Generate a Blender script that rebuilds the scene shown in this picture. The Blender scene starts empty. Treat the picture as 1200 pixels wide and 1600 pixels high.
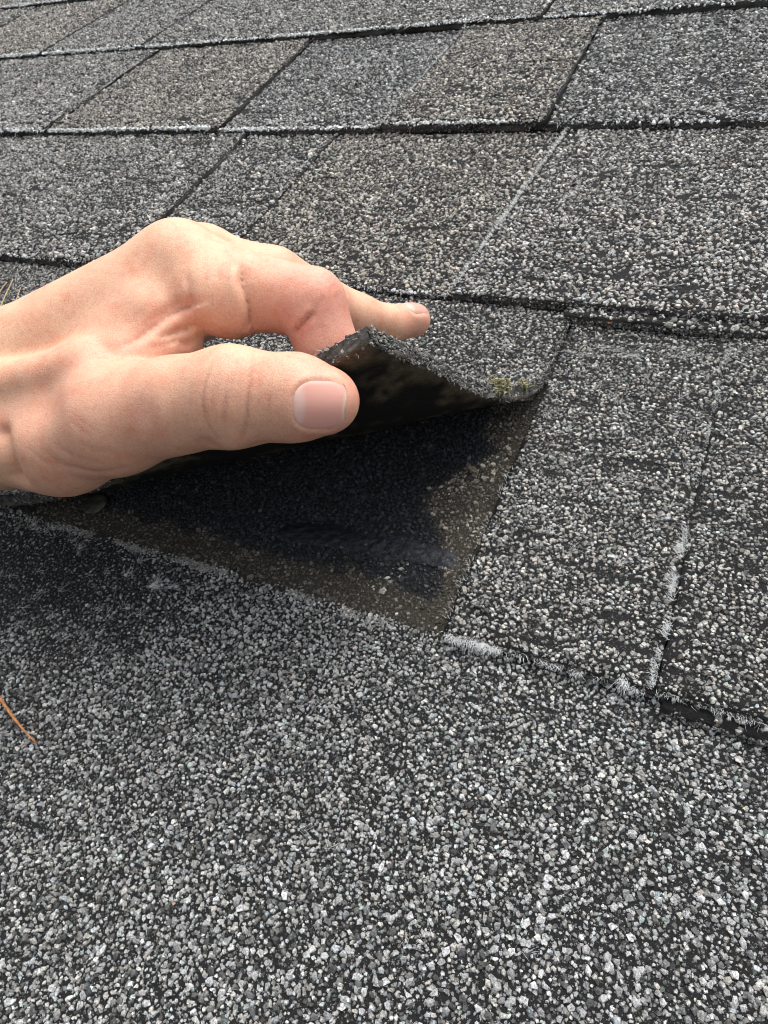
import bpy, math
import numpy as np
from mathutils import Matrix, Vector

# ---------------------------------------------------------------- camera, sky, sun, exposure
# Lengths below are in millimetres in roof coordinates: u along the courses, v up the slope, w out of the roof.
MM = 0.001
PITCH = math.radians(24)
ROOF = Matrix.Rotation(PITCH, 4, 'X')
scene = bpy.context.scene
COL = scene.collection
rng = np.random.default_rng(7)

CAM_R = np.array([[0.89609593, -0.20073457, 0.39587589], [0.39682256, 0.7618921, -0.51191042], [-0.19885659, 0.61581333, 0.76238441]])
CAM_C = np.array([56.115, -79.978, 172.008])
CAM_F = 1103.47                      # focal length for a picture 1600 high
cam_data = bpy.data.cameras.new('camera')
cam_data.sensor_fit = 'VERTICAL'
cam_data.sensor_height = 36.0
cam_data.lens = 36.0 * CAM_F / 1600.0
cam_data.clip_start = 0.01
cam_data.clip_end = 100.0
cam = bpy.data.objects.new('camera', cam_data)
COL.objects.link(cam)
m = Matrix.Identity(4)
for i in range(3):
    for j in range(3):
        m[i][j] = CAM_R[i][j]
    m[i][3] = CAM_C[i] * MM
cam.matrix_world = ROOF @ m
cam_data.dof.use_dof = True
cam_data.dof.focus_distance = 0.185
cam_data.dof.aperture_fstop = 90.0
scene.camera = cam

SUN_DIR = (ROOF.to_3x3() @ Vector((0.10, 0.60, 0.79))).normalized()     # towards the light: up the slope, a little right
sun_el = math.asin(SUN_DIR.z)
sun_az = math.atan2(SUN_DIR.x, SUN_DIR.y)
world = bpy.data.worlds.new('World')
scene.world = world
world.use_nodes = True
wn = world.node_tree.nodes
wl = world.node_tree.links
wn.clear()
sky = wn.new('ShaderNodeTexSky')
sky.sky_type = 'NISHITA'
sky.sun_disc = False
sky.sun_elevation = sun_el
sky.sun_rotation = sun_az
sky.dust_density = 4.0
hs = wn.new('ShaderNodeHueSaturation')
hs.inputs['Saturation'].default_value = 0.30                            # a thin overcast: nearly white sky
bg = wn.new('ShaderNodeBackground')
bg.inputs['Strength'].default_value = 0.115
wo = wn.new('ShaderNodeOutputWorld')
wl.new(sky.outputs[0], hs.inputs['Color'])
wl.new(hs.outputs[0], bg.inputs['Color'])
wl.new(bg.outputs[0], wo.inputs['Surface'])
sun_data = bpy.data.lights.new('sun', 'SUN')
sun_data.energy = 1.35
sun_data.angle = math.radians(60)
sun_data.color = (1.0, 0.985, 0.96)
sun = bpy.data.objects.new('sun', sun_data)
COL.objects.link(sun)
sun.rotation_euler = SUN_DIR.to_track_quat('Z', 'Y').to_euler()

scene.view_settings.view_transform = 'Standard'
scene.view_settings.look = 'None'
scene.view_settings.gamma = 1.0
scene.view_settings.exposure = 1.10
scene.cycles.max_bounces = 6
scene.cycles.filter_width = 1.0

# ---------------------------------------------------------------- helpers
def vnoise(x, y, seed=0):
    """smooth value noise in [0,1]"""
    x = np.asarray(x, float); y = np.asarray(y, float)
    xi = np.floor(x).astype(np.int64); yi = np.floor(y).astype(np.int64)
    fx = x - xi; fy = y - yi
    fx = fx * fx * (3 - 2 * fx); fy = fy * fy * (3 - 2 * fy)
    def hsh(a, b):
        n = (a * 374761393 + b * 668265263 + seed * 982451653) & 0xffffffff
        n = ((n ^ (n >> 13)) * 1274126177) & 0xffffffff
        return ((n ^ (n >> 16)) & 0xffff) / 65535.0
    a = hsh(xi, yi); b = hsh(xi + 1, yi); c = hsh(xi, yi + 1); d = hsh(xi + 1, yi + 1)
    return (a * (1 - fx) + b * fx) * (1 - fy) + (c * (1 - fx) + d * fx) * fy
def fbm(x, y, seed=0, n=3):
    s = 0; a = 0.5; t = 0
    for i in range(n):
        s = s + a * vnoise(np.asarray(x) * 2 ** i, np.asarray(y) * 2 ** i, seed + i * 17); t += a; a *= 0.5
    return s / t
def sstep(a, b, x):
    t = np.clip((x - a) / (b - a), 0, 1)
    return t * t * (3 - 2 * t)
def raw_mesh(name, V, loops, starts, smooth=False):
    me = bpy.data.meshes.new(name)
    V = np.asarray(V, np.float32)
    me.vertices.add(len(V)); me.vertices.foreach_set('co', V.ravel())
    me.loops.add(len(loops)); me.loops.foreach_set('vertex_index', np.asarray(loops, np.int32))
    me.polygons.add(len(starts)); me.polygons.foreach_set('loop_start', np.asarray(starts, np.int32))
    me.update(calc_edges=True)
    me.validate()
    me.polygons.foreach_set('use_smooth', np.full(len(me.polygons), smooth, bool))
    return me
def mesh_from(name, V, F, smooth=False):
    """F: list of (n,k) index arrays"""
    loops = np.concatenate([np.asarray(f).ravel() for f in F])
    starts = []; o = 0
    for f in F:
        f = np.asarray(f); starts.append(o + np.arange(len(f)) * f.shape[1]); o += f.size
    return raw_mesh(name, V, loops, np.concatenate(starts), smooth)
def set_col(me, name, C):
    a = me.color_attributes.new(name, 'FLOAT_COLOR', 'POINT')
    c = np.ones((len(me.vertices), 4), np.float32); c[:, :3] = C
    a.data.foreach_set('color', c.ravel())
def set_f(me, name, X):
    a = me.attributes.new(name, 'FLOAT', 'POINT')
    a.data.foreach_set('value', np.asarray(X, np.float32))
def link(name, me, mat=None, parent=None, origin=None, **props):
    """one object; top-level objects stand in roof coordinates, a child shares its parent's frame"""
    o = bpy.data.objects.new(name, me)
    COL.objects.link(o)
    if me is not None and mat is not None:
        me.materials.append(mat)
    if parent is not None:
        o.parent = parent
    else:
        o.matrix_world = ROOF @ Matrix.Translation(Vector(origin if origin is not None else (0, 0, 0)) * MM)
    for k, v in props.items():
        o[k] = v
    return o
def tube(path, radii, n=6, cap=True):
    """tube along a polyline -> V, [quads, tris]"""
    P = np.asarray(path, float); k = len(P)
    T = np.gradient(P, axis=0); T /= np.linalg.norm(T, axis=1, keepdims=True) + 1e-9
    ref = np.array([0, 0, 1.0]) if abs(T[0][2]) < 0.8 else np.array([1.0, 0, 0])
    A = np.cross(T, ref); A /= np.linalg.norm(A, axis=1, keepdims=True) + 1e-9
    B = np.cross(T, A)
    an = np.arange(n) * 2 * math.pi / n
    r = np.broadcast_to(np.asarray(radii, float), (k,))
    V = (P[:, None] + r[:, None, None] * (A[:, None] * np.cos(an)[None, :, None] + B[:, None] * np.sin(an)[None, :, None])).reshape(-1, 3)
    Q = np.array([[i * n + j, i * n + (j + 1) % n, (i + 1) * n + (j + 1) % n, (i + 1) * n + j] for i in range(k - 1) for j in range(n)])
    V = np.vstack([V, P[0], P[-1]])
    T3 = np.array([[k * n, (j + 1) % n, j] for j in range(n)] + [[k * n + 1, (k - 1) * n + j, (k - 1) * n + (j + 1) % n] for j in range(n)])
    return V, [Q, T3]

# ---------------------------------------------------------------- materials
class NT:
    def __init__(self, name):
        self.mat = bpy.data.materials.new(name); self.mat.use_nodes = True
        self.t = self.mat.node_tree; self.t.nodes.clear()
        self.out = self.n('ShaderNodeOutputMaterial'); self.b = self.n('ShaderNodeBsdfPrincipled')
        self.l(self.b.outputs[0], self.out.inputs['Surface'])
    def n(self, t, **kw):
        x = self.t.nodes.new(t)
        for k, v in kw.items(): setattr(x, k, v)
        return x
    def l(self, a, b): self.t.links.new(a, b)
    def set(self, **kw):
        for k, v in kw.items():
            self.b.inputs[k.replace('_', ' ')].default_value = v
    def coord(self): return self.n('ShaderNodeTexCoord').outputs['Object']
    def noise(self, scale, detail=4, rough=0.6, vec=None):
        x = self.n('ShaderNodeTexNoise'); x.inputs['Scale'].default_value = scale
        x.inputs['Detail'].default_value = detail; x.inputs['Roughness'].default_value = rough
        self.l(vec if vec is not None else self.coord(), x.inputs['Vector'])
        return x.outputs['Fac']
    def voronoi(self, scale, out='Distance', vec=None, feature='F1'):
        x = self.n('ShaderNodeTexVoronoi', feature=feature); x.inputs['Scale'].default_value = scale
        self.l(vec if vec is not None else self.coord(), x.inputs['Vector'])
        return x.outputs[out]
    def ramp(self, fac, stops):
        x = self.n('ShaderNodeValToRGB'); e = x.color_ramp.elements
        while len(e) < len(stops): e.new(0.5)
        for q, (p, c) in zip(e, stops):
            q.position = p; q.color = (*c, 1) if len(c) == 3 else c
        self.l(fac, x.inputs['Fac']); return x.outputs['Color']
    def mix(self, fac, a, b, blend='MIX'):
        x = self.n('ShaderNodeMix', data_type='RGBA', blend_type=blend)
        for s, v in ((x.inputs[0], fac), (x.inputs[6], a), (x.inputs[7], b)):
            if hasattr(v, 'links') or hasattr(v, 'is_linked'): self.l(v, s)
            else: s.default_value = v if not isinstance(v, tuple) else (*v, 1)
        return x.outputs[2]
    def math(self, op, a, b=None):
        x = self.n('ShaderNodeMath', operation=op)
        for s, v in zip(x.inputs, (a, b)):
            if v is None: continue
            if hasattr(v, 'is_linked'): self.l(v, s)
            else: s.default_value = v
        return x.outputs[0]
    def attr(self, name, out='Color'):
        return self.n('ShaderNodeAttribute', attribute_name=name).outputs[out]
    def bump(self, h, dist, strength=1.0, normal=None):
        x = self.n('ShaderNodeBump'); x.inputs['Distance'].default_value = dist; x.inputs['Strength'].default_value = strength
        self.l(h, x.inputs['Height'])
        if normal is not None: self.l(normal, x.inputs['Normal'])
        return x.outputs[0]

def mat_granule():
    t = NT('mineral_granules')
    c = t.attr('col')
    mott = t.ramp(t.noise(2600, 3, 0.7), [(0.34, (0.42, 0.42, 0.42)), (0.50, (1, 1, 1)), (0.66, (1.45, 1.45, 1.42))])
    t.l(t.mix(1.0, c, mott, 'MULTIPLY'), t.b.inputs['Base Color'])
    t.set(Roughness=0.62); t.b.inputs['Specular IOR Level'].default_value = 0.35
    t.l(t.bump(t.noise(3200, 2, 0.6), 0.00012, 0.8), t.b.inputs['Normal'])
    return t.mat
def mat_asphalt():
    t = NT('asphalt_coating')
    c = t.attr('col')
    sp = t.ramp(t.voronoi(1500, 'Distance'), [(0.0, (0.12, 0.12, 0.115)), (0.14, (0.02, 0.02, 0.02)), (0.26, (0.0, 0.0, 0.0))])
    n = t.noise(900, 5, 0.7)
    base = t.mix(1.0, c, t.ramp(n, [(0.3, (0.6, 0.6, 0.6)), (0.7, (1.4, 1.4, 1.4))]), 'MULTIPLY')
    near = t.mix(t.math('MULTIPLY', t.ramp(t.noise(420, 2), [(0.45, (0, 0, 0)), (0.6, (1, 1, 1))]), 0.5), base, sp, 'ADD')
    # past the modelled granules the same grain goes on as a fine speckle
    vd = t.voronoi(950, 'Distance'); sep = t.n('ShaderNodeSeparateColor'); t.l(t.voronoi(950, 'Color'), sep.inputs[0])
    g = t.ramp(sep.outputs[0], [(0.0, (0.03, 0.03, 0.03)), (0.38, (0.13, 0.13, 0.122)), (1.0, (0.46, 0.45, 0.42))])
    far = t.mix(t.ramp(vd, [(0.48, (0, 0, 0)), (0.66, (1, 1, 1))]), g, (0.015, 0.015, 0.015))
    t.l(t.mix(t.attr('spk', 'Fac'), near, far), t.b.inputs['Base Color'])
    t.set(Roughness=0.8); t.b.inputs['Specular IOR Level'].default_value = 0.15
    t.l(t.bump(t.noise(1100, 4, 0.7), 0.0006, 0.8), t.b.inputs['Normal'])
    return t.mat
def mat_speckle():
    """whole shingles outside the granule range: the granules as a fine speckle"""
    t = NT('granule_speckle')
    v = t.voronoi(620, 'Color')
    d = t.voronoi(620, 'Distance')
    g = t.ramp(t.n('ShaderNodeSeparateColor').outputs[0], [(0.0, (0.02, 0.02, 0.02)), (0.45, (0.10, 0.10, 0.097)), (1.0, (0.42, 0.42, 0.40))])
    sep = [x for x in t.t.nodes if x.type == 'SEPARATE_COLOR'][0]; t.l(v, sep.inputs[0])
    t.l(t.mix(t.ramp(d, [(0.35, (0, 0, 0)), (0.6, (1, 1, 1))]), g, (0.015, 0.015, 0.015)), t.b.inputs['Base Color'])
    t.set(Roughness=0.8)
    t.l(t.bump(t.math('SUBTRACT', 1.0, d), 0.0012, 1.0), t.b.inputs['Normal'])
    return t.mat
def mat_simple(name, col, rough=0.6, nscale=600, var=0.35, bump=0.0003, metal=0.0, spec=0.4):
    t = NT(name)
    lo = tuple(x * (1 - var) for x in col); hi = tuple(min(1, x * (1 + var)) for x in col)
    t.l(t.ramp(t.noise(nscale, 5, 0.65), [(0.3, lo), (0.7, hi)]), t.b.inputs['Base Color'])
    t.set(Roughness=rough, Metallic=metal); t.b.inputs['Specular IOR Level'].default_value = spec
    if bump: t.l(t.bump(t.noise(nscale * 1.7, 4, 0.65), bump, 0.8), t.b.inputs['Normal'])
    return t.mat
def mat_skin():
    t = NT('skin')
    tint = t.attr('tint')
    cells = t.voronoi(1250, 'Distance', feature='DISTANCE_TO_EDGE')
    blot = t.ramp(t.noise(150, 4, 0.65), [(0.28, (0.97, 0.79, 0.74)), (0.5, (1.0, 1.0, 1.0)), (0.72, (1.06, 1.12, 1.10))])
    pores = t.ramp(t.noise(2200, 3, 0.7), [(0.3, (0.88, 0.83, 0.80)), (0.6, (1.05, 1.05, 1.05))])
    net = t.ramp(cells, [(0.0, (0.95, 0.91, 0.90)), (0.10, (1, 1, 1))])
    freck = t.ramp(t.noise(420, 2, 0.5), [(0.28, (0.95, 0.89, 0.87)), (0.40, (1, 1, 1)), (0.66, (1.02, 1.03, 1.03))])
    c = t.mix(1.0, t.mix(1.0, t.mix(1.0, t.mix(1.0, tint, blot, 'MULTIPLY'), pores, 'MULTIPLY'), net, 'MULTIPLY'), freck, 'MULTIPLY')
    t.l(c, t.b.inputs['Base Color'])
    t.set(Roughness=0.50); t.b.inputs['Specular IOR Level'].default_value = 0.4
    t.b.inputs['Subsurface Weight'].default_value = 0.22
    t.b.inputs['Subsurface Radius'].default_value = (1.0, 0.42, 0.25)
    t.b.inputs['Subsurface Scale'].default_value = 0.0013
    # fine skin relief: a net of tiny cells plus lines
    cl = t.ramp(cells, [(0.0, (0, 0, 0)), (0.14, (1, 1, 1))])
    b1 = t.bump(cl, 0.00006, 0.45)
    b2 = t.bump(t.noise(800, 5, 0.7), 0.0002, 0.35, b1)
    t.l(b2, t.b.inputs['Normal'])
    return t.mat
def mat_nail():
    t = NT('fingernail')
    t.l(t.attr('tint'), t.b.inputs['Base Color'])
    t.set(Roughness=0.34); t.b.inputs['Specular IOR Level'].default_value = 0.32
    t.b.inputs['Subsurface Weight'].default_value = 0.25
    t.b.inputs['Subsurface Radius'].default_value = (1.0, 0.5, 0.35)
    t.b.inputs['Subsurface Scale'].default_value = 0.0015
    return t.mat
M_GRAN = mat_granule(); M_ASPH = mat_asphalt(); M_SPECK = mat_speckle(); M_SKIN = mat_skin(); M_NAIL = mat_nail()
M_FIBRE = mat_simple('glass_fibre', (0.72, 0.74, 0.73), 0.5, 900, 0.15, 0)
M_FIBRE_C = M_GRAN
M_HAIR = mat_simple('hair', (0.10, 0.06, 0.035), 0.5, 900, 0.3, 0)
M_SEAL = mat_simple('tar_sealant', (0.010, 0.011, 0.016), 0.48, 500, 0.5, 0.0006, 0.0, 0.45)
M_MOSS = mat_simple('moss', (0.31, 0.29, 0.17), 0.8, 900, 0.5, 0.0003)
M_NEEDLE_O = mat_simple('dry_needle_orange', (0.42, 0.17, 0.055), 0.5, 700, 0.5, 0.0002)
M_NEEDLE_T = mat_simple('dry_needle_tan', (0.34, 0.24, 0.14), 0.6, 700, 0.4, 0.0002)
M_STEEL = mat_simple('weathered_zinc', (0.06, 0.058, 0.048), 0.6, 400, 0.8, 0.0003, 0.3)
M_LEAF = mat_simple('dead_leaf', (0.15, 0.135, 0.095), 0.7, 500, 0.4, 0.0003)
M_DECK = mat_simple('roof_felt', (0.02, 0.02, 0.02), 0.9, 300, 0.4, 0.0005)

# ---------------------------------------------------------------- the roof: deck and shingles
E0 = 143.0                     # exposure of one course
TH = 3.5                       # thickness at the butt edge
def cam_depth(P):
    return -((np.asarray(P) - CAM_C) @ CAM_R)[:, 2]
def in_view(P, margin=0.18):
    q = (np.asarray(P) - CAM_C) @ CAM_R
    z = -q[:, 2]
    x = CAM_F * q[:, 0] / np.maximum(z, 1e-3) / 600; y = CAM_F * q[:, 1] / np.maximum(z, 1e-3) / 800
    return (z > 20) & (np.abs(x) < 1 + margin) & (np.abs(y) < 1 + margin)

V0 = np.array([[-1500, -330, -12], [620, -330, -12], [620, 1160, -12], [-1500, 1160, -12], [-1500, -330, -30], [620, -330, -30], [620, 1160, -30], [-1500, 1160, -30]], float)
roof = link('roof', mesh_from('roof', V0 * MM, [np.array([[0, 1, 2, 3], [7, 6, 5, 4], [0, 4, 5, 1], [1, 5, 6, 2], [2, 6, 7, 3], [3, 7, 4, 0]])]), M_DECK,
            kind='structure', label='weathered grey asphalt shingle roof', category='roof')

def granule_geo(P, N, r, col, lod, lift=0.25):
    """crushed-stone granules. P points, N normals, r radius (mm), col colours; lod 0 nearest .. 3 finest grit"""
    n = len(P); k = (5, 5, 5, 3)[lod]
    ref = np.where(np.abs(N[:, 2:3]) > 0.6, np.array([[1.0, 0, 0]]), np.array([[0, 0, 1.0]]))
    A = np.cross(N, ref); A /= np.linalg.norm(A, axis=1, keepdims=True)
    B = np.cross(N, A)
    th = rng.uniform(0, 2 * np.pi, n)
    A, B = A * np.cos(th)[:, None] + B * np.sin(th)[:, None], B * np.cos(th)[:, None] - A * np.sin(th)[:, None]
    ax = rng.uniform(0.78, 1.3, n); ay = 1 / np.sqrt(ax) * rng.uniform(0.8, 1.1, n)
    ht = rng.uniform(0.32, 0.78, n)
    tx = rng.normal(0, 0.25, n); ty = rng.normal(0, 0.25, n)
    # (radius, height, shade): rim highlights and a dark foot painted in for contrast
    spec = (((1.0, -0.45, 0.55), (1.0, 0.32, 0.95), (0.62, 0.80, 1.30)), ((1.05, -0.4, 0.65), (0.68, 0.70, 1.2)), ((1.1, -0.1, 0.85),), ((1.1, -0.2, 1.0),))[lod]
    an0 = np.arange(k) * 2 * np.pi / k
    aj = rng.uniform(-0.40, 0.40, (n, k))
    rings = []; shade = []
    for rr, hh, sd in spec:
        a = an0[None] + aj + rng.uniform(-0.12, 0.12, (n, k))
        q = rr * rng.uniform(0.78, 1.16, (n, k))
        x = q * np.cos(a) * ax[:, None]; y = q * np.sin(a) * ay[:, None]
        z = np.broadcast_to(hh * ht[:, None], x.shape)
        if hh > 0: z = z + rng.uniform(-0.14, 0.14, (n, k)) + tx[:, None] * x + ty[:, None] * y
        rings.append(np.stack([x, y, z + lift - 0.1], -1)); shade += [sd] * k
    if lod != 1:
        top = rings[-1].mean(1, keepdims=True) + np.array([0, 0, 0.08 if lod == 0 else 0.75]) + rng.normal(0, 0.07 if lod == 0 else 0.2, (n, 1, 3))
        rings.append(top); shade += [0.92]
    L = np.concatenate(rings, 1) * r[:, None, None]
    m = L.shape[1]
    V = P[:, None] + L[..., 0:1] * A[:, None] + L[..., 1:2] * B[:, None] + L[..., 2:3] * N[:, None]
    base = (np.arange(n) * m)[:, None]
    j = np.arange(k); j2 = (j + 1) % k
    F = []
    for q0 in range(len(spec) - 1):
        q = np.stack([q0 * k + j, q0 * k + j2, (q0 + 1) * k + j2, (q0 + 1) * k + j], 1)
        F.append((base[:, :, None] + q[None]).reshape(-1, 4))
    q0 = len(spec) - 1
    if lod != 1:
        q = np.stack([q0 * k + j, q0 * k + j2, np.full(k, (q0 + 1) * k)], 1)
        F.append((base[:, :, None] + q[None]).reshape(-1, 3))
    else:
        F.append((base + (q0 * k + j)[None]).reshape(-1, k))
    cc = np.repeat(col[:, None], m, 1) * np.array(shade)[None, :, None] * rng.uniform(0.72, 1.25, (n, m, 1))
    return V.reshape(-1, 3), F, cc.reshape(-1, 3)
def granule_mesh(name, P, N, r, col, lod=None):
    """one mesh; the level of detail follows the distance from the camera unless given"""
    if len(P) == 0: return None
    d = cam_depth(P); px = r * CAM_F / d; lv = np.full(len(P), lod) if lod is not None else np.where((px > 6.2) & in_view(P, 0.0), 0, np.where((px > 2.9) & in_view(P, 0.05), 1, 2))
    Vs, Fs, Cs = [], [], []; o = 0
    for L in range(4):
        mk = lv == L
        if not mk.any(): continue
        V, F, C = granule_geo(P[mk], N[mk], r[mk], col[mk], L)
        Vs.append(V); Cs.append(C); Fs += [f + o for f in F]; o += len(V)
    me = mesh_from(name, np.vstack(Vs) * MM, Fs)
    set_col(me, 'col', np.vstack(Cs))
    return me

def hexgrid(u0, u1, v0, v1, s, jit=0.36):
    nu = int((u1 - u0) / s) + 2; nv = int((v1 - v0) / (s * 0.87)) + 2
    a, b = np.meshgrid(np.arange(nu), np.arange(nv), indexing='ij')
    U = u0 + (a + 0.5 * (b % 2)) * s; Vv = v0 + b * s * 0.87
    U = U + rng.normal(0, jit * s, U.shape); Vv = Vv + rng.normal(0, jit * s, U.shape)
    return U.ravel(), Vv.ravel()

def granule_colour(u, v, tint=(1, 1, 1), light=0.52, gain=1.0):
    n = len(u)
    x = rng.random(n)
    zone = fbm(u / 23.0, v / 17.0, 3) - 0.5
    fl = np.clip(light + 0.5 * zone, 0.1, 0.9)
    g = np.where(x < fl, rng.triangular(0.13, 0.25, 0.43, n), np.where(x < fl + 0.55 * (1 - fl), rng.uniform(0.08, 0.18, n), rng.uniform(0.03, 0.085, n)))
    c = np.stack([g, g, g], 1) * np.array(tint)
    hue = rng.normal(0, 0.035, n)
    c[:, 0] *= 1 + hue; c[:, 2] *= 1 - hue
    gr = rng.random(n) < 0.03
    c[gr] *= np.array([0.88, 1.03, 0.98])
    bl = rng.random(n) < 0.0003
    c[bl] *= np.array([1.25, 0.9, 0.65])
    return c

def sheet(name, top_fn, bot_fn, s0, s1, t0, t1, du, dv, rough=0.5, seed=0, col=None, ucol=None):
    """a closed slab over the parameter rectangle; its rim is ragged and its side shows two layers"""
    nu = max(4, int((s1 - s0) / du)); nv = max(4, int((t1 - t0) / dv))
    a, b = np.meshgrid(np.linspace(0, 1, nu + 1), np.linspace(0, 1, nv + 1), indexing='ij')
    U = s0 + (s1 - s0) * a; W = t0 + (t1 - t0) * b
    rim = (a == 0) | (a == 1) | (b == 0)
    jig = (fbm(U / 3.1 + 11 * seed, W / 3.1, 5 + seed, 3) - 0.5) * 2 * rough + (fbm(U / 17.0, W / 17.0, 9 + seed, 2) - 0.5) * 2.2 * rough
    U = U + np.where(a == 0, jig, 0) + np.where(a == 1, jig, 0)
    W = W + np.where(b == 0, jig, 0)
    G = np.c_[U.ravel(), W.ravel()]
    T = top_fn(G); Bm = bot_fn(G)
    n = len(G); ix = np.arange(n).reshape(nu + 1, nv + 1)
    q = lambda i: np.stack([i[:-1, :-1].ravel(), i[1:, :-1].ravel(), i[1:, 1:].ravel(), i[:-1, 1:].ravel()], 1)
    per = np.concatenate([ix[:, 0], ix[-1, 1:], ix[-2::-1, -1], ix[0, -2:0:-1]])
    k = len(per); nrm = T[per] - Bm[per]; nl = np.linalg.norm(nrm, axis=1, keepdims=True) + 1e-9
    # outward direction in the slab's plane
    cen = T.mean(0)
    tang = np.roll(T[per], -1, 0) - np.roll(T[per], 1, 0); outw = np.cross(tang, nrm / nl); outw /= np.linalg.norm(outw, axis=1, keepdims=True) + 1e-9
    r1 = rng.uniform(-0.1, 0.45, (k, 1)); r2 = rng.uniform(-0.55, 0.1, (k, 1))
    ringA = T[per] - nrm * 0.30 + outw * r1
    ringB = T[per] - nrm * 0.52 + outw * r2
    ringC = T[per] - nrm * 0.75 + outw * rng.uniform(-0.2, 0.4, (k, 1))
    V = np.vstack([T, Bm, ringA, ringB, ringC])
    o = 2 * n
    F = [q(ix), q(ix + n)[:, ::-1]]
    rows = [per, o + np.arange(k), o + k + np.arange(k), o + 2 * k + np.arange(k), per + n]
    for x, y in zip(rows[:-1], rows[1:]):
        F.append(np.stack([y, np.roll(y, -1), np.roll(x, -1), x], 1))
    me = mesh_from(name, V * MM, F, True)
    C = np.empty((len(V), 3)); C[:] = (0.013, 0.013, 0.0135) if col is None else col
    C[n:2 * n] = (0.012, 0.012, 0.012)
    if ucol is not None: C[n:2 * n] = ucol(G)
    C[o:] = (0.055, 0.053, 0.049) * rng.uniform(0.3, 2.2, (3 * k, 1))
    set_col(me, 'col', C)
    spk = np.zeros(len(V)); spk[:n] = ~in_view(T, 0.175); set_f(me, 'spk', spk)
    return me

def fibre_mesh(name, P, D, ln, rad, bend=0.35):
    n = len(P)
    D = D / (np.linalg.norm(D, axis=1, keepdims=True) + 1e-9)
    S = rng.normal(0, 1, (n, 3)); A = np.cross(D, S); A /= np.linalg.norm(A, axis=1, keepdims=True) + 1e-9
    B = np.cross(D, A)
    sag = A * (rng.normal(0, bend, n) * ln)[:, None]
    rings = []
    for t, rr in ((0, 1), (0.5, 0.9), (1, 0.35)):
        c = P + D * (ln * t)[:, None] + sag * t * t
        for k in range(3):
            an = 2 * np.pi * k / 3
            rings.append(c + (A * np.cos(an) + B * np.sin(an)) * (rad * rr)[:, None])
    V = np.stack(rings, 1)
    base = (np.arange(n) * 9)[:, None, None]
    q = np.array([[s * 3 + k, s * 3 + (k + 1) % 3, s * 3 + 3 + (k + 1) % 3, s * 3 + 3 + k] for s in range(2) for k in range(3)])
    return mesh_from(name, V.reshape(-1, 3) * MM, [(base + q[None]).reshape(-1, 4)])

def fibres_along(parent, segs):
    """segs: (p0, p1, count, length, radius, mean direction, spread)"""
    Ps, Ds, Ls, Rs = [], [], [], []
    for p0, p1, cnt, ln, rad, d, spread in segs:
        # clumpy: fibres gather in tufts
        nt = max(1, cnt // 14)
        tc = rng.random(nt)
        t = np.clip(tc[rng.integers(0, nt, cnt)] + rng.normal(0, 0.02 + 0.15 / nt, cnt), 0, 1)[:, None]
        Ps.append(np.array(p0) * (1 - t) + np.array(p1) * t + rng.normal(0, 0.5, (cnt, 3)) * np.array([1, 1, 0.3]))
        Ds.append(np.array(d) + rng.normal(0, spread, (cnt, 3)))
        Ls.append(ln * rng.uniform(0.4, 1.3, cnt)); Rs.append(rad * rng.uniform(0.6, 1.3, cnt))
    D = np.concatenate(Ds); D[:, 2] = np.abs(D[:, 2])
    me = fibre_mesh('fibres', np.concatenate(Ps), D, np.concatenate(Ls), np.concatenate(Rs))
    link('fibres', me, M_FIBRE, parent, kind='stuff')

def frayed_lip(parent, k, u0, u1, z, cnt):
    nt = max(3, int(cnt / 9)); tc = rng.uniform(u0, u1, nt); w = rng.uniform(1.5, 9, nt)
    i = rng.integers(0, nt, cnt)
    P = np.c_[tc[i] + rng.normal(0, 1, cnt) * w[i], k * E0 + rng.uniform(-0.7, 0.9, cnt), z + rng.normal(0, 0.35, cnt)]
    P = P[(P[:, 0] > u0) & (P[:, 0] < u1)]; n = len(P)
    N = np.tile(np.array([0.0, -0.55, 0.83]), (n, 1)) + rng.normal(0, 0.15, (n, 3)); N /= np.linalg.norm(N, axis=1, keepdims=True)
    C = (rng.uniform(0.25, 0.62, n) * (1.25 if k > 1 else 1.0))[:, None] * np.array([0.97, 1.0, 0.99])
    link('frayed_lip', granule_mesh('frayed_lip', P, N, rng.uniform(0.3, 1.0, n) * (1 + 0.25 * (k > 1)), C, 1), M_FIBRE_C, parent, kind='stuff')
def edge_grit(parent, u0, u1, v, zlo, zhi, cnt):
    P = np.c_[rng.uniform(u0, u1, cnt), v + rng.normal(-0.15, 0.3, cnt), rng.uniform(zlo, zhi, cnt)]
    N = np.tile(np.array([0.0, -0.9, 0.43]), (cnt, 1)) + rng.normal(0, 0.25, (cnt, 3)); N /= np.linalg.norm(N, axis=1, keepdims=True)
    C = np.clip(rng.lognormal(-2.3, 0.7, cnt), 0.02, 0.4)[:, None] * np.array([1.0, 0.98, 0.93])
    link('edge_grit', granule_mesh('edge_grit', P, N, rng.uniform(0.2, 0.6, cnt), C, 1), M_GRAN, parent, kind='stuff')
def course_top(k, extra, th=TH):
    def f(G):
        fr = (G[:, 1] - k * E0) / E0
        w = th * (1 - fr) + extra + (fbm(G[:, 0] / 45 + 7 * k, G[:, 1] / 38, 21 + k, 2) - 0.5) * 1.1 * (1 - 0.4 * fr)
        rg = fbm(G[:, 0] / 19 + 3 * k, G[:, 1] / 6.5, 83 + k, 2)
        w = w + 0.9 * (rg - 0.5) - 0.7 * sstep(0.60, 0.78, rg)
        return np.c_[G, w]
    return f
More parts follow.
